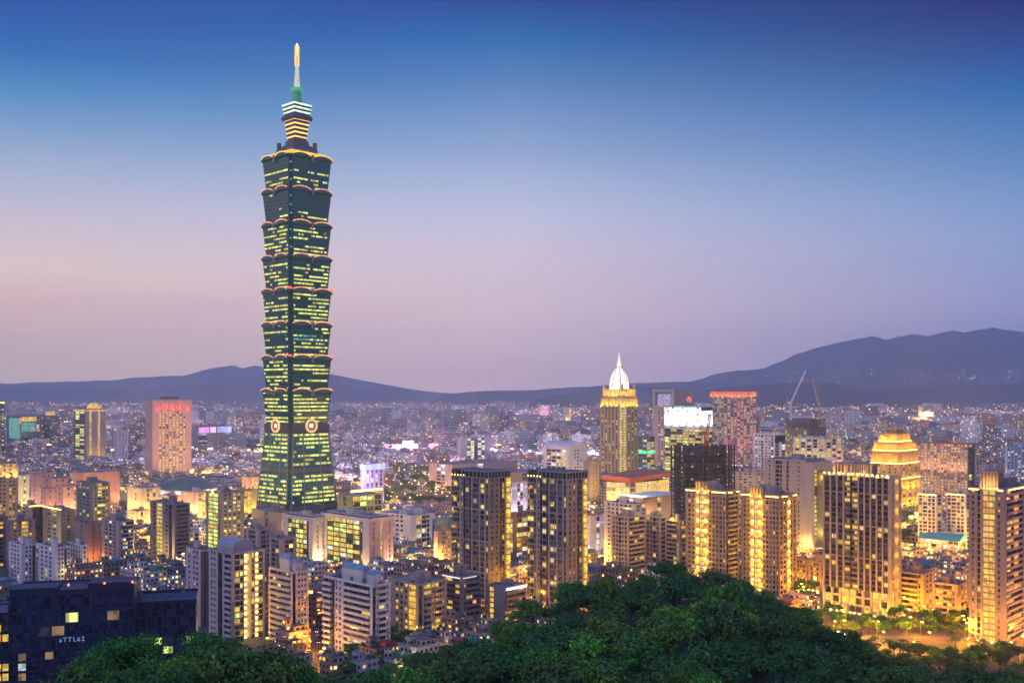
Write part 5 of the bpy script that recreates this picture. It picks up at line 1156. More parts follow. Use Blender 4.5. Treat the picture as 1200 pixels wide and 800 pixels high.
# ------------------------------------------------------------------ the rest of the city
city_mats = {}
def city_mat(seedy, fw, fh, thr, far):
    """wall with a grid of windows worked out from the storey and bay a point lies in; lit ones give off light"""
    m, t, p = new_mat('city_wall')
    L = t.links.new
    def M(op, a, b=None, c=None, clamp=False):
        n = t.nodes.new('ShaderNodeMath'); n.operation = op; n.use_clamp = clamp
        for i, v in enumerate((a, b, c)):
            if v is None: continue
            if isinstance(v, (int, float)): n.inputs[i].default_value = v
            else: L(v, n.inputs[i])
        return n.outputs[0]
    ge = t.nodes.new('ShaderNodeNewGeometry'); sp_ = t.nodes.new('ShaderNodeSeparateXYZ'); sn = t.nodes.new('ShaderNodeSeparateXYZ')
    L(ge.outputs['Position'], sp_.inputs[0]); L(ge.outputs['Normal'], sn.inputs[0])
    u = M('SUBTRACT', M('MULTIPLY', sp_.outputs[0], sn.outputs[1]), M('MULTIPLY', sp_.outputs[1], sn.outputs[0]))
    at = t.nodes.new('ShaderNodeAttribute'); at.attribute_name = 'hue'
    at2 = t.nodes.new('ShaderNodeAttribute'); at2.attribute_name = 'rand'
    ub = M('DIVIDE', M('ADD', u, M('MULTIPLY', at2.outputs['Fac'], 7)), fw); zb = M('DIVIDE', sp_.outputs[2], fh)
    cu, cz = M('FLOOR', ub), M('FLOOR', zb); fu, fz = M('FRACT', ub), M('FRACT', zb)
    cv = t.nodes.new('ShaderNodeCombineXYZ'); L(cu, cv.inputs[0]); L(cz, cv.inputs[1]); L(M('MULTIPLY', at2.outputs['Fac'], 91), cv.inputs[2])
    wn = t.nodes.new('ShaderNodeTexWhiteNoise'); L(cv.outputs[0], wn.inputs[0]); sc = t.nodes.new('ShaderNodeSeparateColor'); L(wn.outputs[1], sc.inputs[0])
    vert = M('LESS_THAN', M('ABSOLUTE', sn.outputs[2]), .5)
    win = M('MULTIPLY', M('MULTIPLY', M('GREATER_THAN', fu, .2), M('LESS_THAN', fu, .8)), M('MULTIPLY', M('GREATER_THAN', fz, .35), M('LESS_THAN', fz, .82)))
    win = M('MULTIPLY', win, vert)
    lit = M('MULTIPLY', win, M('LESS_THAN', sc.outputs[0], M('MULTIPLY', M('ADD', .3, M('MULTIPLY', at2.outputs['Fac'], 1.5)), thr)))
    rp = t.nodes.new('ShaderNodeValToRGB'); rp.color_ramp.interpolation = 'CONSTANT'; e = rp.color_ramp.elements
    cols = [(0,(1,.48,.06)),(.34,(1,.64,.14)),(.66,(1,.82,.45)),(.86,(.78,.86,1)),(.95,(.45,1,.6))]
    e[0].position, e[0].color = 0, (*cols[0][1], 1); e[1].position, e[1].color = cols[1][0], (*cols[1][1], 1)
    for q, c in cols[2:]: k = e.new(q); k.color = (*c, 1)
    L(sc.outputs[1], rp.inputs[0])
    nz = t.nodes.new('ShaderNodeTexNoise'); nz.inputs['Scale'].default_value = .15; nz.inputs['Detail'].default_value = 4; L(ge.outputs['Position'], nz.inputs[0])
    sh = t.nodes.new('ShaderNodeVectorMath'); sh.operation = 'SCALE'; L(at.outputs['Color'], sh.inputs[0]); L(M('ADD', .6, M('MULTIPLY', nz.outputs[0], .8)), sh.inputs['Scale'])
    mx = t.nodes.new('ShaderNodeMix'); mx.data_type = 'RGBA'; L(win, mx.inputs[0]); L(sh.outputs[0], mx.inputs[6]); mx.inputs[7].default_value = (.025,.03,.04,1)
    roofmix = t.nodes.new('ShaderNodeMix'); roofmix.data_type = 'RGBA'; L(vert, roofmix.inputs[0]); L(mx.outputs[2], roofmix.inputs[7])
    rsc = t.nodes.new('ShaderNodeVectorMath'); rsc.operation = 'SCALE'; L(sh.outputs[0], rsc.inputs[0]); rsc.inputs['Scale'].default_value = .45; L(rsc.outputs[0], roofmix.inputs[6])
    L(roofmix.outputs[2], p.inputs['Base Color'])
    L(M('SUBTRACT', .85, M('MULTIPLY', win, .6)), p.inputs['Roughness'])
    L(rp.outputs[0], p.inputs['Emission Color']); L(M('MULTIPLY', lit, M('MULTIPLY', M('ADD', .35, sc.outputs[2]), far)), p.inputs['Emission Strength'])
    m.cycles.emission_sampling = 'NONE'
    return m
CM_NEAR = city_mat(1, 3.1, 3.3, .22, 1.6); CM_FAR = city_mat(2, 4.6, 3.8, .13, 2.0); CM_VFAR = city_mat(3, 9, 6.5, .065, 3.0)

class CB(MB):
    def __init__(s): super().__init__(); s.cols, s.rs = [], []
    def add(s, c, ux, uy, hx, hy, z0, z1, mat, col, r):
        n = len(s.f); s.obox(c, ux, uy, hx, hy, z0, z1, mat); k = len(s.f)-n
        s.cols += [col]*k; s.rs += [r]*k
    def build(s, name, parent=None):
        if not s.f: return None
        o = super().build(name, parent); me = o.data
        a = me.attributes.new('hue', 'FLOAT_COLOR', 'FACE'); a.data.foreach_set('color', [v for c in s.cols for v in (*c, 1)])
        b = me.attributes.new('rand', 'FLOAT', 'FACE'); b.data.foreach_set('value', s.rs)
        return o
TH = RAD(44); UX, UY = (math.sin(TH), math.cos(TH)), (-math.cos(TH), math.sin(TH))
def clear(x, y, r):
    for fx, fy, fr, Y in FOOT:
        if abs(x-fx) < fr+r and math.hypot(x-fx, y-fy) < fr+r: return False
    return True
ROADS = 150.0
def on_road(x, y, w=11):
    a, b = x*UX[0]+y*UX[1], x*UY[0]+y*UY[1]
    return (a % ROADS) < w or (b % (ROADS*.8)) < w
def in_park(x, y):
    p = px_of(x, y)
    return (1180 < y < 1900 and 448 < p < 532) or (960 < y < 1250 and 1054 < p < 1078) or (560 < y < 640 and 330 < p < 385) or (hill_z(x, y) > .3)
def boulevard(x, y):
    c = 552 + (x-215)*-.10
    return x > 150 and abs(y-c) < 34
def tallcap(p, y):
    """roofs of the fill stay below what the photograph shows there"""
    if y < 622: cap = 0
    elif y < 700: cap = 742
    elif y < 900: cap = 668 - (y-700)*.12
    elif y < 1300: cap = 628 - (y-900)*.10
    elif y < 2200: cap = 566 - (y-1300)*.052
    else: cap = 0
    if p < 340 and y < 900: cap -= 4
    return cap
HUES = [((.36,.33,.33),'pale grey'), ((.24,.23,.24),'grey'), ((.38,.29,.26),'pinkish'), ((.28,.21,.17),'tan'), ((.16,.13,.12),'dark brown'), ((.46,.43,.45),'whitish'), ((.16,.17,.20),'slate'), ((.31,.19,.14),'brick')]
cands = []
y = 500.0
while y < 9000:
    s_ = 16 if y < 620 else 25 if y < 1100 else 34 if y < 2000 else 34 + (y-2000)/55
    x = -y*.53
    while x < y*.53:
        jx, jy = x + rnd.uniform(-.25, .25)*s_, y + rnd.uniform(-.3, .3)*s_
        # snap to the street grid so that blocks line up in rows
        a, b = jx*UX[0]+jy*UX[1], jx*UY[0]+jy*UY[1]
        x += s_
        if on_road(jx, jy, 16) and rnd.random() < .85: continue
        if in_park(jx, jy) or boulevard(jx, jy): continue
        p = px_of(jx, jy)
        if jy > 6950 and p > 620: continue
        hx, hy = rnd.uniform(.30, .47)*s_, rnd.uniform(.30, .47)*s_
        if not clear(jx, jy, max(hx, hy)*1.15): continue
        if jy < 622:
            if p > 700 or p < 320: continue
            h = rnd.choice([5, 7, 9, 10])
        elif jy < 1100: h = rnd.choice([12, 14, 16, 18, 22, 26, 30])
        elif jy < 2200: h = rnd.choice([12, 15, 18, 22, 26, 34, 46, 20, 17])
        else: h = rnd.choice([14, 17, 20, 24, 34, 20, 28, 16, 46, 75 if rnd.random() < .2 else 25])
        cap = tallcap(p, jy)
        if cap: h = min(h, max(7, PZ(cap, jy)))
        cands.append((jy, jx, hx, hy, h, rnd.randrange(len(HUES)), rnd.random(), p))
    y += s_
cands.sort()
# the three hundred that show largest are individual houses, everything behind them is one mass
vis = [c for c in cands if -20 < c[7] < 1220]
ind = set(id(c) for c in vis[:285])
def house_geo(c, mb, mat, detail):
    jy, jx, hx, hy, h, hu, r, p = c; col = HUES[hu][0]; v = .8+.4*((r*13) % 1); col = tuple(min(.7, q*v*1.45) for q in col)
    ctr = (jx, jy)
    def off(a, b): return (jx+UX[0]*a+UY[0]*b, jy+UX[1]*a+UY[1]*b)
    kind = int(r*997) % 4
    mb.add(ctr, UX, UY, hx, hy, 0, h, mat, col, r)
    if detail:
        if kind == 0: mb.add(off(hx*.2, hy*.1), UX, UY, hx*.62, hy*.66, h, h+3.2, mat, col, r)
        mb.add(off(-hx*.4, hy*.35), UX, UY, hx*.28, hy*.25, h, h+4.4+2*r, mat, col, r)
        if kind != 2: mb.add(off(hx*.45, -hy*.3), UX, UY, hx*.22, hy*.3, h, h+3.0, mat, col, r)
        # parapet as four thin walls
        for a, b, p_, q_ in ((0, -hy+.15, hx, .15), (0, hy-.15, hx, .15), (-hx+.15, 0, .15, hy-.3), (hx-.15, 0, .15, hy-.3)):
            mb.add(off(a, b), UX, UY, p_, q_, h, h+1.1, mat, col, r)
    return kind
far = CB(); items = []
tank_me = None
for c in cands:
    jy, jx, hx, hy, h, hu, r, p = c
    if id(c) in ind:
        e = empty('city_block', (jx, jy, 0), math.pi/2-TH)
        mb = CB()
        # geometry in the block's own space
        col = tuple(min(.7, q*(.8+.4*((r*13) % 1))) for q in HUES[hu][0]); kind = int(r*997) % 4
        fx, fy = (1, 0), (0, 1)
        mb.add((0, 0), fx, fy, hx, hy, 0, h, CM_NEAR, col, r)
        for a, b, p_, q_ in ((0, -hy+.15, hx, .15), (0, hy-.15, hx, .15), (-hx+.15, 0, .15, hy-.3), (hx-.15, 0, .15, hy-.3)): mb.add((a, b), fx, fy, p_, q_, h, h+1.1, CM_NEAR, col, r)
        nf = int(h/3.3)
        for k in range(1, nf+1):                                   # balcony and sill ledges give the front relief
            z = k*3.3
            if z > h-.6: break
            if kind in (1, 3): mb.add((-hx-.35, hy*.1), fx, fy, .35, hy*.55, z-.15, z+.75, CM_NEAR, tuple(q*.9 for q in col), r); mb.add((hx*.1, -hy-.35), fx, fy, hx*.5, .35, z-.15, z+.75, CM_NEAR, tuple(q*.9 for q in col), r)
            else: mb.add((-hx-.12, 0), fx, fy, .12, hy*.98, z-.12, z+.12, CM_NEAR, col, r); mb.add((0, -hy-.12), fx, fy, hx*.98, .12, z-.12, z+.12, CM_NEAR, col, r)
        mb.build('wall', e)
        rb = CB(); rb.add((-hx*.4, hy*.3), fx, fy, hx*.28, hy*.26, h, h+4.2+2*r, CM_NEAR, col, r)
        if kind == 0: rb.add((hx*.3, -hy*.1), fx, fy, hx*.5, hy*.6, h, h+3.1, CM_NEAR, col, r)
        rb.build('roof_house', e)
        extra = 'stair house'
        if kind == 2:
            q = MB(); mt = flat_mat(((.05,.12,.2), (.18,.05,.04), (.05,.14,.1))[int(r*3331) % 3], .5); q.loft([[(-hx*.1,-hy*.85,h),(hx*.9,-hy*.85,h),(hx*.9,-hy*.85,h+2.6),(hx*.4,-hy*.85,h+3.6),(-hx*.1,-hy*.85,h+2.6)],[(-hx*.1,hy*.1,h),(hx*.9,hy*.1,h),(hx*.9,hy*.1,h+2.6),(hx*.4,hy*.1,h+3.6),(-hx*.1,hy*.1,h+2.6)]], mt); q.build('metal_shed', e); extra = 'metal roof shed'
        elif kind in (1, 3):
            for k in range(2):
                q = MB(); q.cyl(hx*(.3+.35*k), -hy*.3, h+.1, h+2.3, .9, .9, METAL, 8); q.build('water_tank', e)
            extra = 'two water tanks'
        if kind == 0: extra = 'extra roof storey'
        near = min(LAND, key=lambda L_: abs(L_[1]-p)*1.5 + abs(L_[2]-jy)*.12)
        size = 'low' if h < 15 else 'mid-height' if h < 24 else 'tall'
        rel = 'before' if jy < near[2]-20 else 'behind'
        l = '%s %s block with %s %s %s' % (size, HUES[hu][1], extra, rel, near[0])
        tag(e, None, 'city building', 'ordinary city blocks between the towers')
        items.append((e, l, p))
    else:
        house_geo(c, far, CM_FAR if jy < 3500 else CM_VFAR, jy < 2600)
number_labels(items)
tag(far.build('distant_buildings'), kind='stuff')

# lamps and signs of the far streets, too many to count
dots = MB(); DG = [lit_mat((1,.42,.06), 6, 40, .35), lit_mat((1,.72,.35), 6, 40, .3), lit_mat((.85,.92,1), 5, 40, .3)]
DC = [lit_mat(c, 3.2, 60, .4) for c in ((1,.1,.08), (1,.2,.7), (.25,.5,1), (.1,1,.6), (1,.85,.1), (.9,.9,1))]
def dot(mb, x, y, z, r, m):
    n = len(mb.v); mb.v += [(x-r,y,z),(x,y-r,z),(x+r,y,z),(x,y+r,z),(x,y,z+r),(x,y,z-r)]
    mb.f += [(n,n+1,n+4),(n+1,n+2,n+4),(n+2,n+3,n+4),(n+3,n,n+4),(n+1,n,n+5),(n+2,n+1,n+5),(n+3,n+2,n+5),(n,n+3,n+5)]; mb.m += [mb.mi(m)]*8
for k in range(5200):
    f = rnd.random(); Y = 1150*(9.5**f)
    X_ = rnd.uniform(-.53, .53)*Y
    a, b = X_*UX[0]+Y*UX[1], X_*UY[0]+Y*UY[1]
    if rnd.random() < .5: a = round(a/ROADS)*ROADS + 5
    else: b = round(b/(ROADS*.8))*(ROADS*.8) + 5
    X_, Y_ = a*UX[0]+b*UY[0], a*UX[1]+b*UY[1]
    if Y_ < 1100: continue
    dot(dots, X_, Y_, rnd.uniform(9, 14) if Y < 4000 else rnd.uniform(12, 40), .55+Y_/6500, DG[0 if rnd.random() < .6 else 1 if rnd.random() < .7 else 2])
for k in range(2000):                                              # the bright line of riverside roads under the hills
    Y = rnd.uniform(6200, 8500) if k % 3 else rnd.uniform(8500, 10000); X_ = rnd.uniform(-.53, .53)*Y
    if px_of(X_, Y) > 620: Y *= .69; X_ *= .69
    dot(dots, X_, Y, rnd.uniform(15, 70), rnd.uniform(1.3, 2.4), DG[0 if rnd.random() < .8 else 1])
for k in range(150):                                               # houses on the hills
    p = rnd.choice([rnd.gauss(985, 14), rnd.gauss(1075, 12), rnd.gauss(1140, 14), rnd.gauss(1185, 8), rnd.gauss(930, 8), rnd.uniform(760, 1200)]); Y = 10150
    dot(dots, PX(p, Y), Y, PZ(rnd.gauss(441, 4), Y), 2.6, DG[1 if rnd.random() < .6 else 2])
glows = []
for k in range(70):                                                # brighter junctions: a knot of lamps and the light it throws
    Y = 1350*(4.6**rnd.random()); X_ = rnd.uniform(-.5, .5)*Y; c = rnd.choice(((1,.45,.04),(1,.5,.08),(1,.6,.2),(1,.5,.8),(.6,.5,1)))
    if not clear(X_, Y, 10): continue
    for q in range(12): dot(dots, X_+rnd.gauss(0, 22), Y+rnd.gauss(0, 22), rnd.uniform(9, 22), .8+Y/6000, DG[0 if rnd.random() < .7 else 1])
    glows.append((X_, Y, c))
do = dots.build('distant_street_lights'); tag(do, kind='stuff')
for X_, Y, c in glows: light((X_, Y, 26), 220000+50*Y, c, 2, do)
sg = MB()
for k in range(430):
    Y = 1900*(3.2**rnd.random()); X_ = rnd.uniform(-.53, .53)*Y
    w_, h_ = rnd.uniform(1.5, 6), rnd.uniform(1.2, 3.5); z = rnd.uniform(14, 32)
    sg.obox((X_, Y), UX, UY, w_, .4, z, z+h_, DC[rnd.randrange(6)])
tag(sg.build('distant_rooftop_signs'), kind='stuff')

# ------------------------------------------------------------------ trees
leafm = []
def leaf_mat(c, name):
    m, t, p = new_mat(name)
    oi = G(t, 'ShaderNodeObjectInfo'); ge = G(t, 'ShaderNodeNewGeometry')
    wn = G(t, 'ShaderNodeTexNoise'); wn.inputs['Scale'].default_value = .9; wn.inputs['Detail'].default_value = 2; t.links.new(ge.outputs['Position'], wn.inputs[0])
    hs = G(t, 'ShaderNodeHueSaturation'); hs.inputs['Color'].default_value = (*c, 1)
    mr = G(t, 'ShaderNodeMapRange'); t.links.new(oi.outputs['Random'], mr.inputs[0]); mr.inputs[3].default_value = .46; mr.inputs[4].default_value = .535; t.links.new(mr.outputs[0], hs.inputs['Hue'])
    mr2 = G(t, 'ShaderNodeMath', operation='MULTIPLY_ADD'); t.links.new(wn.outputs[0], mr2.inputs[0]); mr2.inputs[1].default_value = 3.6; mr2.inputs[2].default_value = -.82; t.links.new(mr2.outputs[0], hs.inputs['Value'])  # value noise paints lit and dark clumps into the leaf colour
    t.links.new(hs.outputs[0], p.inputs['Base Color']); p.inputs['Roughness'].default_value = .55
    tr = G(t, 'ShaderNodeBsdfTranslucent'); t.links.new(hs.outputs[0], tr.inputs[0]); mxs = G(t, 'ShaderNodeMixShader'); mxs.inputs[0].default_value = .3
    out = t.nodes['Material Output']; t.links.new(p.outputs[0], mxs.inputs[1]); t.links.new(tr.outputs[0], mxs.inputs[2]); t.links.new(mxs.outputs[0], out.inputs['Surface'])
    return m
LG = [leaf_mat((.040,.125,.008), 'leaf_dark'), leaf_mat((.075,.215,.010), 'leaf_mid'), leaf_mat((.10,.19,.012), 'leaf_olive'), leaf_mat((.045,.15,.03), 'leaf_bluish'), leaf_mat((.13,.38,.02), 'leaf_bright')]
BARK = flat_mat((.06,.045,.035), .9, 0, 'bark')
def make_tree_meshes(seed, h, rad, leaf, n, mats, flat=.75, trunk_r=.28):
    r = random.Random(seed); cr = MB(); tr = MB()
    th_ = h*.45
    tr.tube([(0,0,-1.5),(.1,.05,th_*.5),(0,0,th_),(.2,-.1,h*.7)], [trunk_r*1.3, trunk_r, trunk_r*.75, trunk_r*.3], BARK, 7)
    blobs = []
    nb = r.choice((9, 11, 13))
    for i in range(nb):
        a = i*2.4; q = math.sqrt((i+.5)/nb); R_ = rad*.68*q
        R_ *= r.uniform(.75, 1.3); bx, by, bz = R_*math.cos(a)+r.uniform(-1,1), R_*math.sin(a)+r.uniform(-1,1), h*.60 + (1-q*q)*h*.24*flat + r.uniform(-1.5, 1.5)
        br = rad*r.uniform(.20, .44); blobs.append((bx, by, bz, br))
        tr.tube([(0,0,th_*.8),(bx*.5,by*.5,th_+(bz-th_)*.6),(bx,by,bz)], [trunk_r*.5, trunk_r*.3, trunk_r*.1], BARK, 4)
    for i in range(n):
        bx, by, bz, br = blobs[r.randrange(nb)]
        d = Vector((r.gauss(0,1), r.gauss(0,1), r.gauss(0,1))).normalized()
        if d.z < -.3 and r.random() < .7: d.z = -d.z
        p = Vector((bx, by, bz)) + Vector((d.x, d.y, d.z*.72))*br*(r.random()**.5)*r.choice((1,1,1,1.2,1.45))
        nrm = (d + Vector((r.uniform(-.8,.8), r.uniform(-.8,.8), r.uniform(-.2,1.1)))).normalized()
        u = nrm.cross(Vector((r.uniform(-1,1), r.uniform(-1,1), .3))).normalized(); v = nrm.cross(u); s1 = leaf*r.uniform(.6, 1.25); s2 = s1*r.uniform(.45, .8)
        m = mats[0] if r.random() < .7 else mats[-1]
        k = len(cr.v); cr.v += [tuple(p-u*s1*.5), tuple(p+v*s2*.5), tuple(p+u*s1*.5-nrm*s1*.15), tuple(p-v*s2*.5)]; cr.f.append((k, k+1, k+2, k+3)); cr.m.append(cr.mi(m))
    out = []
    for nme, mb in (('trunk', tr), ('crown', cr)):
        me = bpy.data.meshes.new(nme); me.from_pydata(mb.v, [], mb.f); [me.materials.append(m_) for m_ in mb.mats]; me.polygons.foreach_set('material_index', mb.m); out.append(me)
    return out
KINDS_T = [('dark rounded broadleaf tree', make_tree_meshes(1, 12, 6.2, .95, 3400, (LG[0], LG[0]))), ('mid-green spreading tree', make_tree_meshes(2, 11, 6.8, .9, 3400, (LG[1], LG[0]), .5)),
           ('olive-green domed tree', make_tree_meshes(3, 11.5, 6.0, .9, 3400, (LG[2], LG[1]), .9)), ('bluish-green dense tree', make_tree_meshes(4, 12.5, 6.4, .9, 3400, (LG[3], LG[0]), .8)),
           ('bright green airy tree', make_tree_meshes(5, 10.5, 5.6, .85, 2600, (LG[4], LG[1]), .7)), ('dark tall narrow tree', make_tree_meshes(6, 14, 4.6, .85, 2800, (LG[0], LG[1]), 1.5))]
KINDS_T += [('open-crowned dark tree', make_tree_meshes(21, 12, 7.2, .9, 3000, (LG[0], LG[3]), .45)), ('ragged mid-green tree', make_tree_meshes(22, 13, 5.6, .9, 2600, (LG[1], LG[2]), 1.1)), ('broad yellow-green tree', make_tree_meshes(23, 10, 6.6, .85, 3000, (LG[4], LG[2]), .5))]
NEART = [('dark leafy tree', make_tree_meshes(11, 12, 6.4, .42, 15000, (LG[0], LG[1]), .6)), ('mid-green leafy tree', make_tree_meshes(12, 12, 6.0, .40, 15000, (LG[1], LG[0]), .8)), ('light green leafy tree', make_tree_meshes(13, 11, 5.6, .42, 12000, (LG[4], LG[1]), .6))]
def plant(kind, x, y, z, s_, group, cat='tree'):
    nm, mm = kind; e = empty(cat.replace(' ', '_'), (x, y, z), rnd.uniform(0, 6.28)); e.scale = (s_*rnd.uniform(.85, 1.12), s_, s_*rnd.uniform(.8, 1.15)); e['category'] = cat; e['group'] = group
    for n_, me in zip(('trunk', 'crown'), mm):
        o = bpy.data.objects.new(n_, me); COL.objects.link(o); o.parent = e
    return e, nm
titems, tpos = [], []
def try_tree(x, y, dmin):
    for a, b, c in tpos:
        if abs(a-x) < dmin and abs(b-y) < dmin and math.hypot(a-x, b-y) < dmin: return False
    return clear(x, y, 3)
def nearest_land(p, Y): return min(LAND, key=lambda L_: abs(L_[1]-p) + (0 if L_[2] < 950 else 120))[0]
cnt = 0
for it_ in range(36000):
    if cnt >= 255: break
    if it_ < 6000:
        if cnt >= 42: continue
        y = rnd.uniform(62, 165); x = PX(rnd.uniform(35, 350), y); p = px_of(x, y)
    else: y = 95 + 320*rnd.random()**.8; x = rnd.uniform(-.5, .56)*y; p = px_of(x, y)
    if p < 20 or p > 1230: continue
    r = interp(RDG, p)
    if y > r+45 or y < .50*r: continue
    z = hill_z(x, y)
    if z < 4: continue
    if HOR + (EYE-(z+13))/y*F > 806: continue
    near = y < 175
    if not try_tree(x, y, 7.5 if near else 9.4): continue
    tpos.append((x, y, 0)); cnt += 1
    if near: kd = NEART[rnd.choice((0, 0, 1, 1, 2))]
    else:
        q = noise.noise(Vector((x*.018, y*.018, 7)))
        kd = KINDS_T[rnd.choice((0, 3, 5, 6)) if q < -.12 else rnd.choice((0, 1, 6, 7, 3)) if q < .12 else rnd.choice((1, 2, 7, 4, 8))]
    e, nm = plant(kd, x, y, z-.3, rnd.uniform(.68, 1.14), 'trees on the forested hillside')
    row = 'along the hill crest' if y > r-22 else 'on the near hill slope' if y < .7*r else 'midway up the hill slope'
    titems.append((e, '%s %s below %s' % (nm, row, nearest_land(p, y)), p))
# street and garden trees between the buildings
spots = []
for _ in range(20000):
    if len(spots) >= 205: break
    y, p = rnd.choice([(rnd.uniform(562, 606), rnd.uniform(1000, 1180)), (rnd.uniform(566, 612), rnd.uniform(985, 1190)), (rnd.uniform(566, 612), rnd.uniform(985, 1190)), (rnd.uniform(572, 640), rnd.uniform(960, 1200)), (rnd.uniform(480, 545), rnd.uniform(1000, 1230)), (rnd.uniform(478, 640), rnd.uniform(330, 600)), (rnd.uniform(478, 660), rnd.uniform(300, 660)), (rnd.uniform(680, 760), rnd.uniform(690, 960))]); x = PX(p, y)
    if hill_z(x, y) > 14 or not clear(x, y, -3): continue
    if x > 140 and abs(y-(552+(x-215)*-.10+6*math.sin((x-150)/60))) < 19: continue
    if any(math.hypot(a-x, b-y) < 5.6 for a, b in spots): continue
    if px_of(x, y) < 385 and px_of(x, y) > 350 and y > 500: continue
    spots.append((x, y))
for _ in range(4000):                                              # the dark belt of trees on the near side of the boulevard
    if len(spots) >= 255: break
    x = rnd.uniform(150, 262); c_ = 552+(x-215)*-.10+6*math.sin((x-150)/60); y = c_ - rnd.uniform(20, 62)
    if any(math.hypot(a-x, b-y) < 5.4 for a, b in spots): continue
    spots.append((x, y))
for x, y in spots:
    e, nm = plant(KINDS_T[rnd.choice((0, 1, 1, 2, 4))], x, y, hill_z(x, y), rnd.uniform(.5, .8), 'street and garden trees at the foot of the towers', 'street tree')
    titems.append((e, 'small %s at the foot of %s' % (nm, nearest_land(px_of(x, y), y)), px_of(x, y)))
spots = []
for _ in range(4000):
    if len(spots) >= 60: break
    y = rnd.uniform(1190, 1880); p = rnd.uniform(449, 531); x = PX(p, y)
    if not clear(x, y, 5) or any(math.hypot(a-x, b-y) < 13 for a, b in spots): continue
    spots.append((x, y))
for x, y in spots:
    e, nm = plant(KINDS_T[rnd.choice((0, 1, 3))], x, y, 0, rnd.uniform(.9, 1.35), 'trees in the dark park beyond the office complex', 'park tree')
    titems.append((e, '%s in the dark park behind the white-walled office' % nm, px_of(x, y)))
for i in range(8):
    x, y = PX(rnd.uniform(1056, 1076), 1) , rnd.uniform(940, 1120); x *= y
    e, nm = plant(KINDS_T[rnd.choice((0, 1))], x, y, 0, rnd.uniform(.8, 1.1), 'trees in the small park by the blue-roofed hall', 'park tree')
    titems.append((e, '%s in the small park by the blue-roofed hall' % nm, px_of(x, y)))
number_labels(titems)
# undergrowth between the trees
ug = MB()
for _ in range(26000):
    y = 90 + 340*rnd.random(); x = rnd.uniform(-.5, .56)*y; p = px_of(x, y); r = interp(RDG, p)
    if y > r+50 or y < .42*r: continue
    z = hill_z(x, y)
    if z < 3 : continue
    d = Vector((rnd.uniform(-.6,.6), rnd.uniform(-.6,.6), 1)).normalized(); u = d.cross(Vector((rnd.uniform(-1,1), rnd.uniform(-1,1), .1))).normalized(); v = d.cross(u); c = Vector((x, y, z+rnd.uniform(.3, 3.5))); s1 = rnd.uniform(.6, 1.3)
    k = len(ug.v); ug.v += [tuple(c-u*s1), tuple(c+v*s1*.6), tuple(c+u*s1), tuple(c-v*s1*.6)]; ug.f.append((k, k+1, k+2, k+3)); ug.m.append(ug.mi(LG[rnd.choice((0, 0, 1, 3))]))
tag(ug.build('undergrowth'), kind='stuff')
# palms by the boulevard
pm = MB(); pm.tube([(0,0,-.3),(.15,0,3.5),(.1,.1,7.5)], [.28,.2,.16], BARK, 6)
pl_ = MB()
for k in range(13):
    a = k*2.4; prev = None
    for i in range(7):
        t_ = i/6; x, y, z = math.cos(a)*3.2*t_, math.sin(a)*3.2*t_, 7.5 + 1.3*math.sin(t_*2.6)-1.9*t_*t_; wd = .55*math.sin(math.pi*min(1, t_*.9+.12))
        cur = [(x-math.sin(a)*wd, y+math.cos(a)*wd, z-.25), (x, y, z), (x+math.sin(a)*wd, y-math.cos(a)*wd, z-.25)]
        if prev: pl_.face([prev[0], cur[0], cur[1], prev[1]], LG[0]); pl_.face([prev[1], cur[1], cur[2], prev[2]], LG[0])
        prev = cur
pmm = []
for nme, mb in (('trunk', pm), ('crown', pl_)):
    me = bpy.data.meshes.new(nme); me.from_pydata(mb.v, [], mb.f); [me.materials.append(m_) for m_ in mb.mats]; pmm.append(me)
pit = []
for p, Y in ((1026,540),(1042,530),(1055,528),(1058,534),(1120,535),(1150,538),(1175,525)):
    x = PX(p, Y); e = empty('palm_tree', (x, Y, hill_z(x, Y)), rnd.uniform(0, 6)); e.scale = [rnd.uniform(.9, 1.25)]*3; tag(e, None, 'palm tree', 'palms beside the boulevard')
    for n_, me in zip(('trunk', 'crown'), pmm):
        o = bpy.data.objects.new(n_, me); COL.objects.link(o); o.parent = e
    pit.append((e, 'slender palm tree silhouetted against the lit boulevard', p))
number_labels(pit)

# ------------------------------------------------------------------ boulevard, streets, lamps, cars
asph = wall_mat((.05,.048,.046), .8, .25); pave = wall_mat((.11,.105,.1), .9, .2); paint = flat_mat((.7,.7,.65), .6)
def strip_sheet(pts, w0, w1, z, mat, mb):
    for i in range(len(pts)-1):
        a, b = Vector(pts[i]), Vector(pts[i+1])
        def nrm(k):
            d = (Vector(pts[min(k+1, len(pts)-1)])-Vector(pts[max(k-1, 0)])).normalized(); return Vector((-d.y, d.x))
        na, nb_ = nrm(i), nrm(i+1)
        mb.face([(*(a+na*w0), z), (*(b+nb_*w0), z), (*(b+nb_*w1), z), (*(a+na*w1), z)], mat)
blv = [(x, 552+(x-215)*-.10+ 6*math.sin((x-150)/60)) for x in range(150, 420, 8)]
m = MB(); strip_sheet(blv, -14, -1.2, .05, asph, m); strip_sheet(blv, 1.2, 14, .05, asph, m); tag(m.build('road'), kind='structure')
m = MB()
for a, b in ((-19, -14), (14, 20)):
    strip_sheet(blv, a, b, .17, pave, m)
for a in (-14, 14): strip_sheet(blv, a-.1, a+.1, .175, pave, m)
tag(m.build('pavement'), kind='structure')
m = MB(); strip_sheet(blv, -1.2, 1.2, .2, wall_mat((.05,.07,.03)), m); tag(m.build('median_strip'), kind='structure')
m = MB()
for i in range(0, len(blv)-1, 2):
    for w in (-9.8, -5.6, 5.6, 9.8): strip_sheet(blv[i:i+2], w-.1, w+.1, .056, paint, m)
tag(m.build('road_markings'), kind='structure')
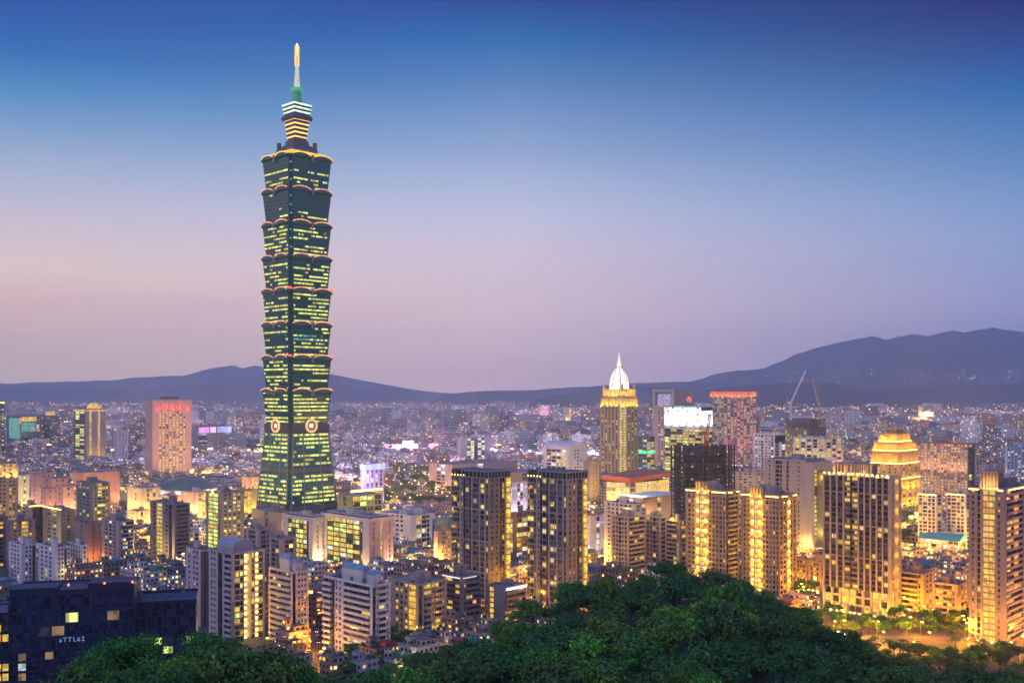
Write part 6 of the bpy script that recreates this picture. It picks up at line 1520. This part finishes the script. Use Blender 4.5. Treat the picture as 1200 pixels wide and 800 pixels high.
STREETS = [[(PX(345, 700), 700), (PX(362, 640), 640), (PX(365, 560), 560), (PX(372, 515), 515), (PX(400, 500), 500)], [(PX(500, 640), 640), (PX(560, 600), 600), (PX(640, 590), 590), (PX(720, 680), 680)],
           [(PX(372, 515), 515), (PX(300, 520), 520)], [(PX(600, 700), 700), (PX(606, 600), 600)], [(PX(1062, 900), 900), (PX(1060, 700), 700), (PX(1075, 600), 600), (PX(1080, 560), 560)], [(PX(1135, 900), 900), (PX(1135, 650), 650), (PX(1140, 570), 570)],
           [(PX(940, 900), 900), (PX(945, 750), 750), (PX(950, 640), 640), (PX(1010, 560), 560)], [(PX(690, 900), 900), (PX(700, 760), 760), (PX(705, 690), 690)]]
for q, st in enumerate(STREETS):
    m = MB(); strip_sheet(st, -6, 6, .03+q*.004, asph, m); o = m.build('street'); tag(o, kind='structure')
    m = MB(); strip_sheet(st, 6, 8.2, .16+q*.004, pave, m); strip_sheet(st, -8.2, -6, .16+q*.004, pave, m); tag(m.build('pavement'), kind='structure')
# lamp: pole, arm, head
lp = MB(); lp.tube([(0,0,0),(0,0,4),(0,0,9.2)], [.16,.12,.08], METAL, 6); la = MB(); la.tube([(0,0,9.1),(.9,0,9.7),(2.2,0,9.8)], .07, METAL, 5)
lh = MB(); lh.box(1.6, 3.0, -.42, .42, 9.55, 9.95, LAMP)
def me_of(mb, n):
    me = bpy.data.meshes.new(n); me.from_pydata(mb.v, [], mb.f); [me.materials.append(x) for x in mb.mats]; return me
LM = [('pole', me_of(lp, 'pole')), ('arm', me_of(la, 'arm')), ('lamp_head', me_of(lh, 'lamp_head'))]
litems = []
def street_lamp(x, y, rot, power, lab, col=(1,.37,.015), grp='sodium street lamps'):
    e = empty('street_lamp', (x, y, hill_z(x, y)), rot); tag(e, None, 'street lamp', grp)
    for n_, me in LM:
        o = bpy.data.objects.new(n_, me); COL.objects.link(o); o.parent = e
    light((2.3, 0, 9.0), power, col, .4, e)
    litems.append((e, lab, px_of(x, y)))
for i in range(0, len(blv), 3):
    x, y = blv[i]; street_lamp(x, y-14.6, math.pi/2, 32000, 'sodium street lamp on the near kerb of the wide boulevard'); street_lamp(x+6, y+14.6, -math.pi/2, 32000, 'sodium street lamp on the far kerb of the wide boulevard')
nm_ = ['the street beside the blue-domed tower', 'the street below the twin towers', 'the lane under the curved-balcony tower', 'the lane between the twin towers', 'the street by the gold-based tower', 'the lane by the stair-lit tower', 'the street by the gate-shaped building', 'the lane by the ribbed white slab']
for q, st in enumerate(STREETS):
    for (ax, ay), (bx, by) in zip(st, st[1:]):
        L_ = math.hypot(bx-ax, by-ay); n = max(1, int(L_/24)); d = ((bx-ax)/L_, (by-ay)/L_)
        for k in range(n):
            t_ = (k+.5)/n; sd = 1 if k % 2 else -1; x, y = ax+(bx-ax)*t_-d[1]*7*sd, ay+(by-ay)*t_+d[0]*7*sd
            if clear(x, y, -3): street_lamp(x, y, math.atan2(d[0], -d[1])+(math.pi if sd > 0 else 0), 22000, 'sodium street lamp along ' + nm_[q])
for i in range(26):
    y = rnd.uniform(1200, 1850); p = rnd.uniform(452, 530); street_lamp(PX(p, y), y, rnd.uniform(0, 6), 14000, 'orange lamp among the dark park trees', (1,.42,.08), 'park lamps')
for i in range(95):
    y = rnd.uniform(720, 1450); p = rnd.uniform(0, 1200); x = PX(p, y)
    if clear(x, y, -2) and hill_z(x, y) < .5: street_lamp(x, y, rnd.uniform(0, 6), 75000, 'street lamp in a lane near ' + nearest_land(p, y), rnd.choice(((1,.5,.05), (1,.66,.25), (1,.55,.08))))
number_labels(litems)
# small garden lamps among the trees at the foot of the hill
gitems = []
gp_ = MB(); gp_.cyl(0, 0, 0, 3.4, .07, .05, METAL, 6); gh = MB(); gh.cyl(0, 0, 3.4, 3.9, .3, .36, LAMPW, 8)
GM = [('pole', me_of(gp_, 'pole')), ('lamp_head', me_of(gh, 'lamp_head'))]
for p, Y, pw, c in ((515,470,6000,(1,.8,.6)), (523,482,9000,(1,.7,.4)), (480,500,5000,(1,.8,.3)), (560,520,5000,(.8,.6,1)), (575,500,4000,(1,.8,.3)), (500,520,6000,GOLD), (1002,560,5000,(.8,1,.8)), (990,566,4000,WARM), (430,505,5000,GOLD), (455,515,6000,GOLD), (1010,535,7000,GOLD)):
    x = PX(p, Y); e = empty('garden_lamp', (x, Y, hill_z(x, Y))); tag(e, None, 'garden lamp', 'garden lamps behind the hill')
    for n_, me in GM: o = bpy.data.objects.new(n_, me); COL.objects.link(o); o.parent = e
    light((0,0,4.6), pw, c, .3, e); gitems.append((e, 'small garden lamp glowing among trees near ' + nearest_land(p, Y), p))
number_labels(gitems)
# cars
def car_meshes(c):
    pm_ = flat_mat(c, .25, .4, 'car_paint'); gl = glass_mat((.02,.025,.03), .1)
    prof = [(-2.2,.35),(-2.2,.85),(-1.9,.98),(-1.45,1.0),(2.0-.65,.98),(2.15,.8),(2.2,.4)]
    b = MB(); b.loft([[(x, y_, z) for x, z in prof] for y_ in (-.88, .88)], pm_)
    c1_ = MB(); cab = [(-1.5,.98),(-1.05,1.45),(.35,1.46),(1.05,.98)]; c1_.loft([[(x, y_*(1 if z < 1.2 else .82), z) for x, z in cab] for y_ in (-.82, .82)], gl)
    r_ = MB(); r_.box(-1.0, .32, -.66, .66, 1.455, 1.5, pm_)
    wh = MB(); wh.loft([[(.33*math.cos(a*.628), y_, .33*math.sin(a*.628)) for a in range(10)] for y_ in (-.1, .1)], DARK)
    hl = MB(); hl.box(-.05, .05, -.18, .18, -.08, .08, lit_mat((1,.95,.8), 6, 30, .9)); tl = MB(); tl.box(-.05, .05, -.18, .18, -.07, .07, lit_mat((1,.05,.03), 3, 30, .9))
    return [('body', me_of(b, 'body'), (0,0,0)), ('cabin_glass', me_of(c1_, 'cabin_glass'), (0,0,0)), ('roof', me_of(r_, 'roof'), (0,0,0))] + [('wheel', me_of(wh, 'wheel'), (x, y_, .34)) for x in (-1.35, 1.35) for y_ in (-.84, .84)] + \
        [('headlight', me_of(hl, 'headlight'), (2.2, y_, .68)) for y_ in (-.6, .6)] + [('tail_light', me_of(tl, 'tail_light'), (-2.22, y_, .74)) for y_ in (-.6, .6)]
CARS = [('white', car_meshes((.7,.7,.7))), ('silver', car_meshes((.38,.39,.4))), ('black', car_meshes((.02,.02,.022))), ('yellow', car_meshes((.7,.42,.02))), ('dark red', car_meshes((.25,.02,.02)))]
citems = []
def car(x, y, rot, lab, grp):
    n_, parts = CARS[rnd.randrange(5)]; e = empty('car', (x, y, hill_z(x, y)+.06), rot); tag(e, None, 'car', grp)
    for q, me, l in parts: o = bpy.data.objects.new(q, me); COL.objects.link(o); o.parent = e; o.location = l
    citems.append((e, n_ + ' car ' + lab, px_of(x, y)))
for i in range(1, len(blv)-3):
    (x, y), (x2, y2) = blv[i], blv[i+1]; a = math.atan2(y2-y, x2-x)
    if rnd.random() < .55: car(x, y+rnd.choice((3.5, 7.7, 11.8)), a+math.pi, 'driving on the far side of the boulevard', 'cars on the boulevard')
    if rnd.random() < .45: car(x, y-rnd.choice((3.5, 7.7, 11.8)), a, 'driving on the near side of the boulevard', 'cars on the boulevard')
for k in range(12):
    x, y = PX(372, 515), 515; t_ = k/12; x, y = PX(363+8*t_, 620-100*t_), 620-100*t_; car(x+rnd.choice((-3, 3)), y, math.pi/2*rnd.choice((1, -1)), 'in the street beside the blue-domed tower', 'cars in the side streets')
for k in range(10):
    car(PX(693+2.4*k, 690), 690+2.2*k, 1.2, 'parked behind the hill beside second twin tower', 'parked cars behind the hill')
number_labels(citems)
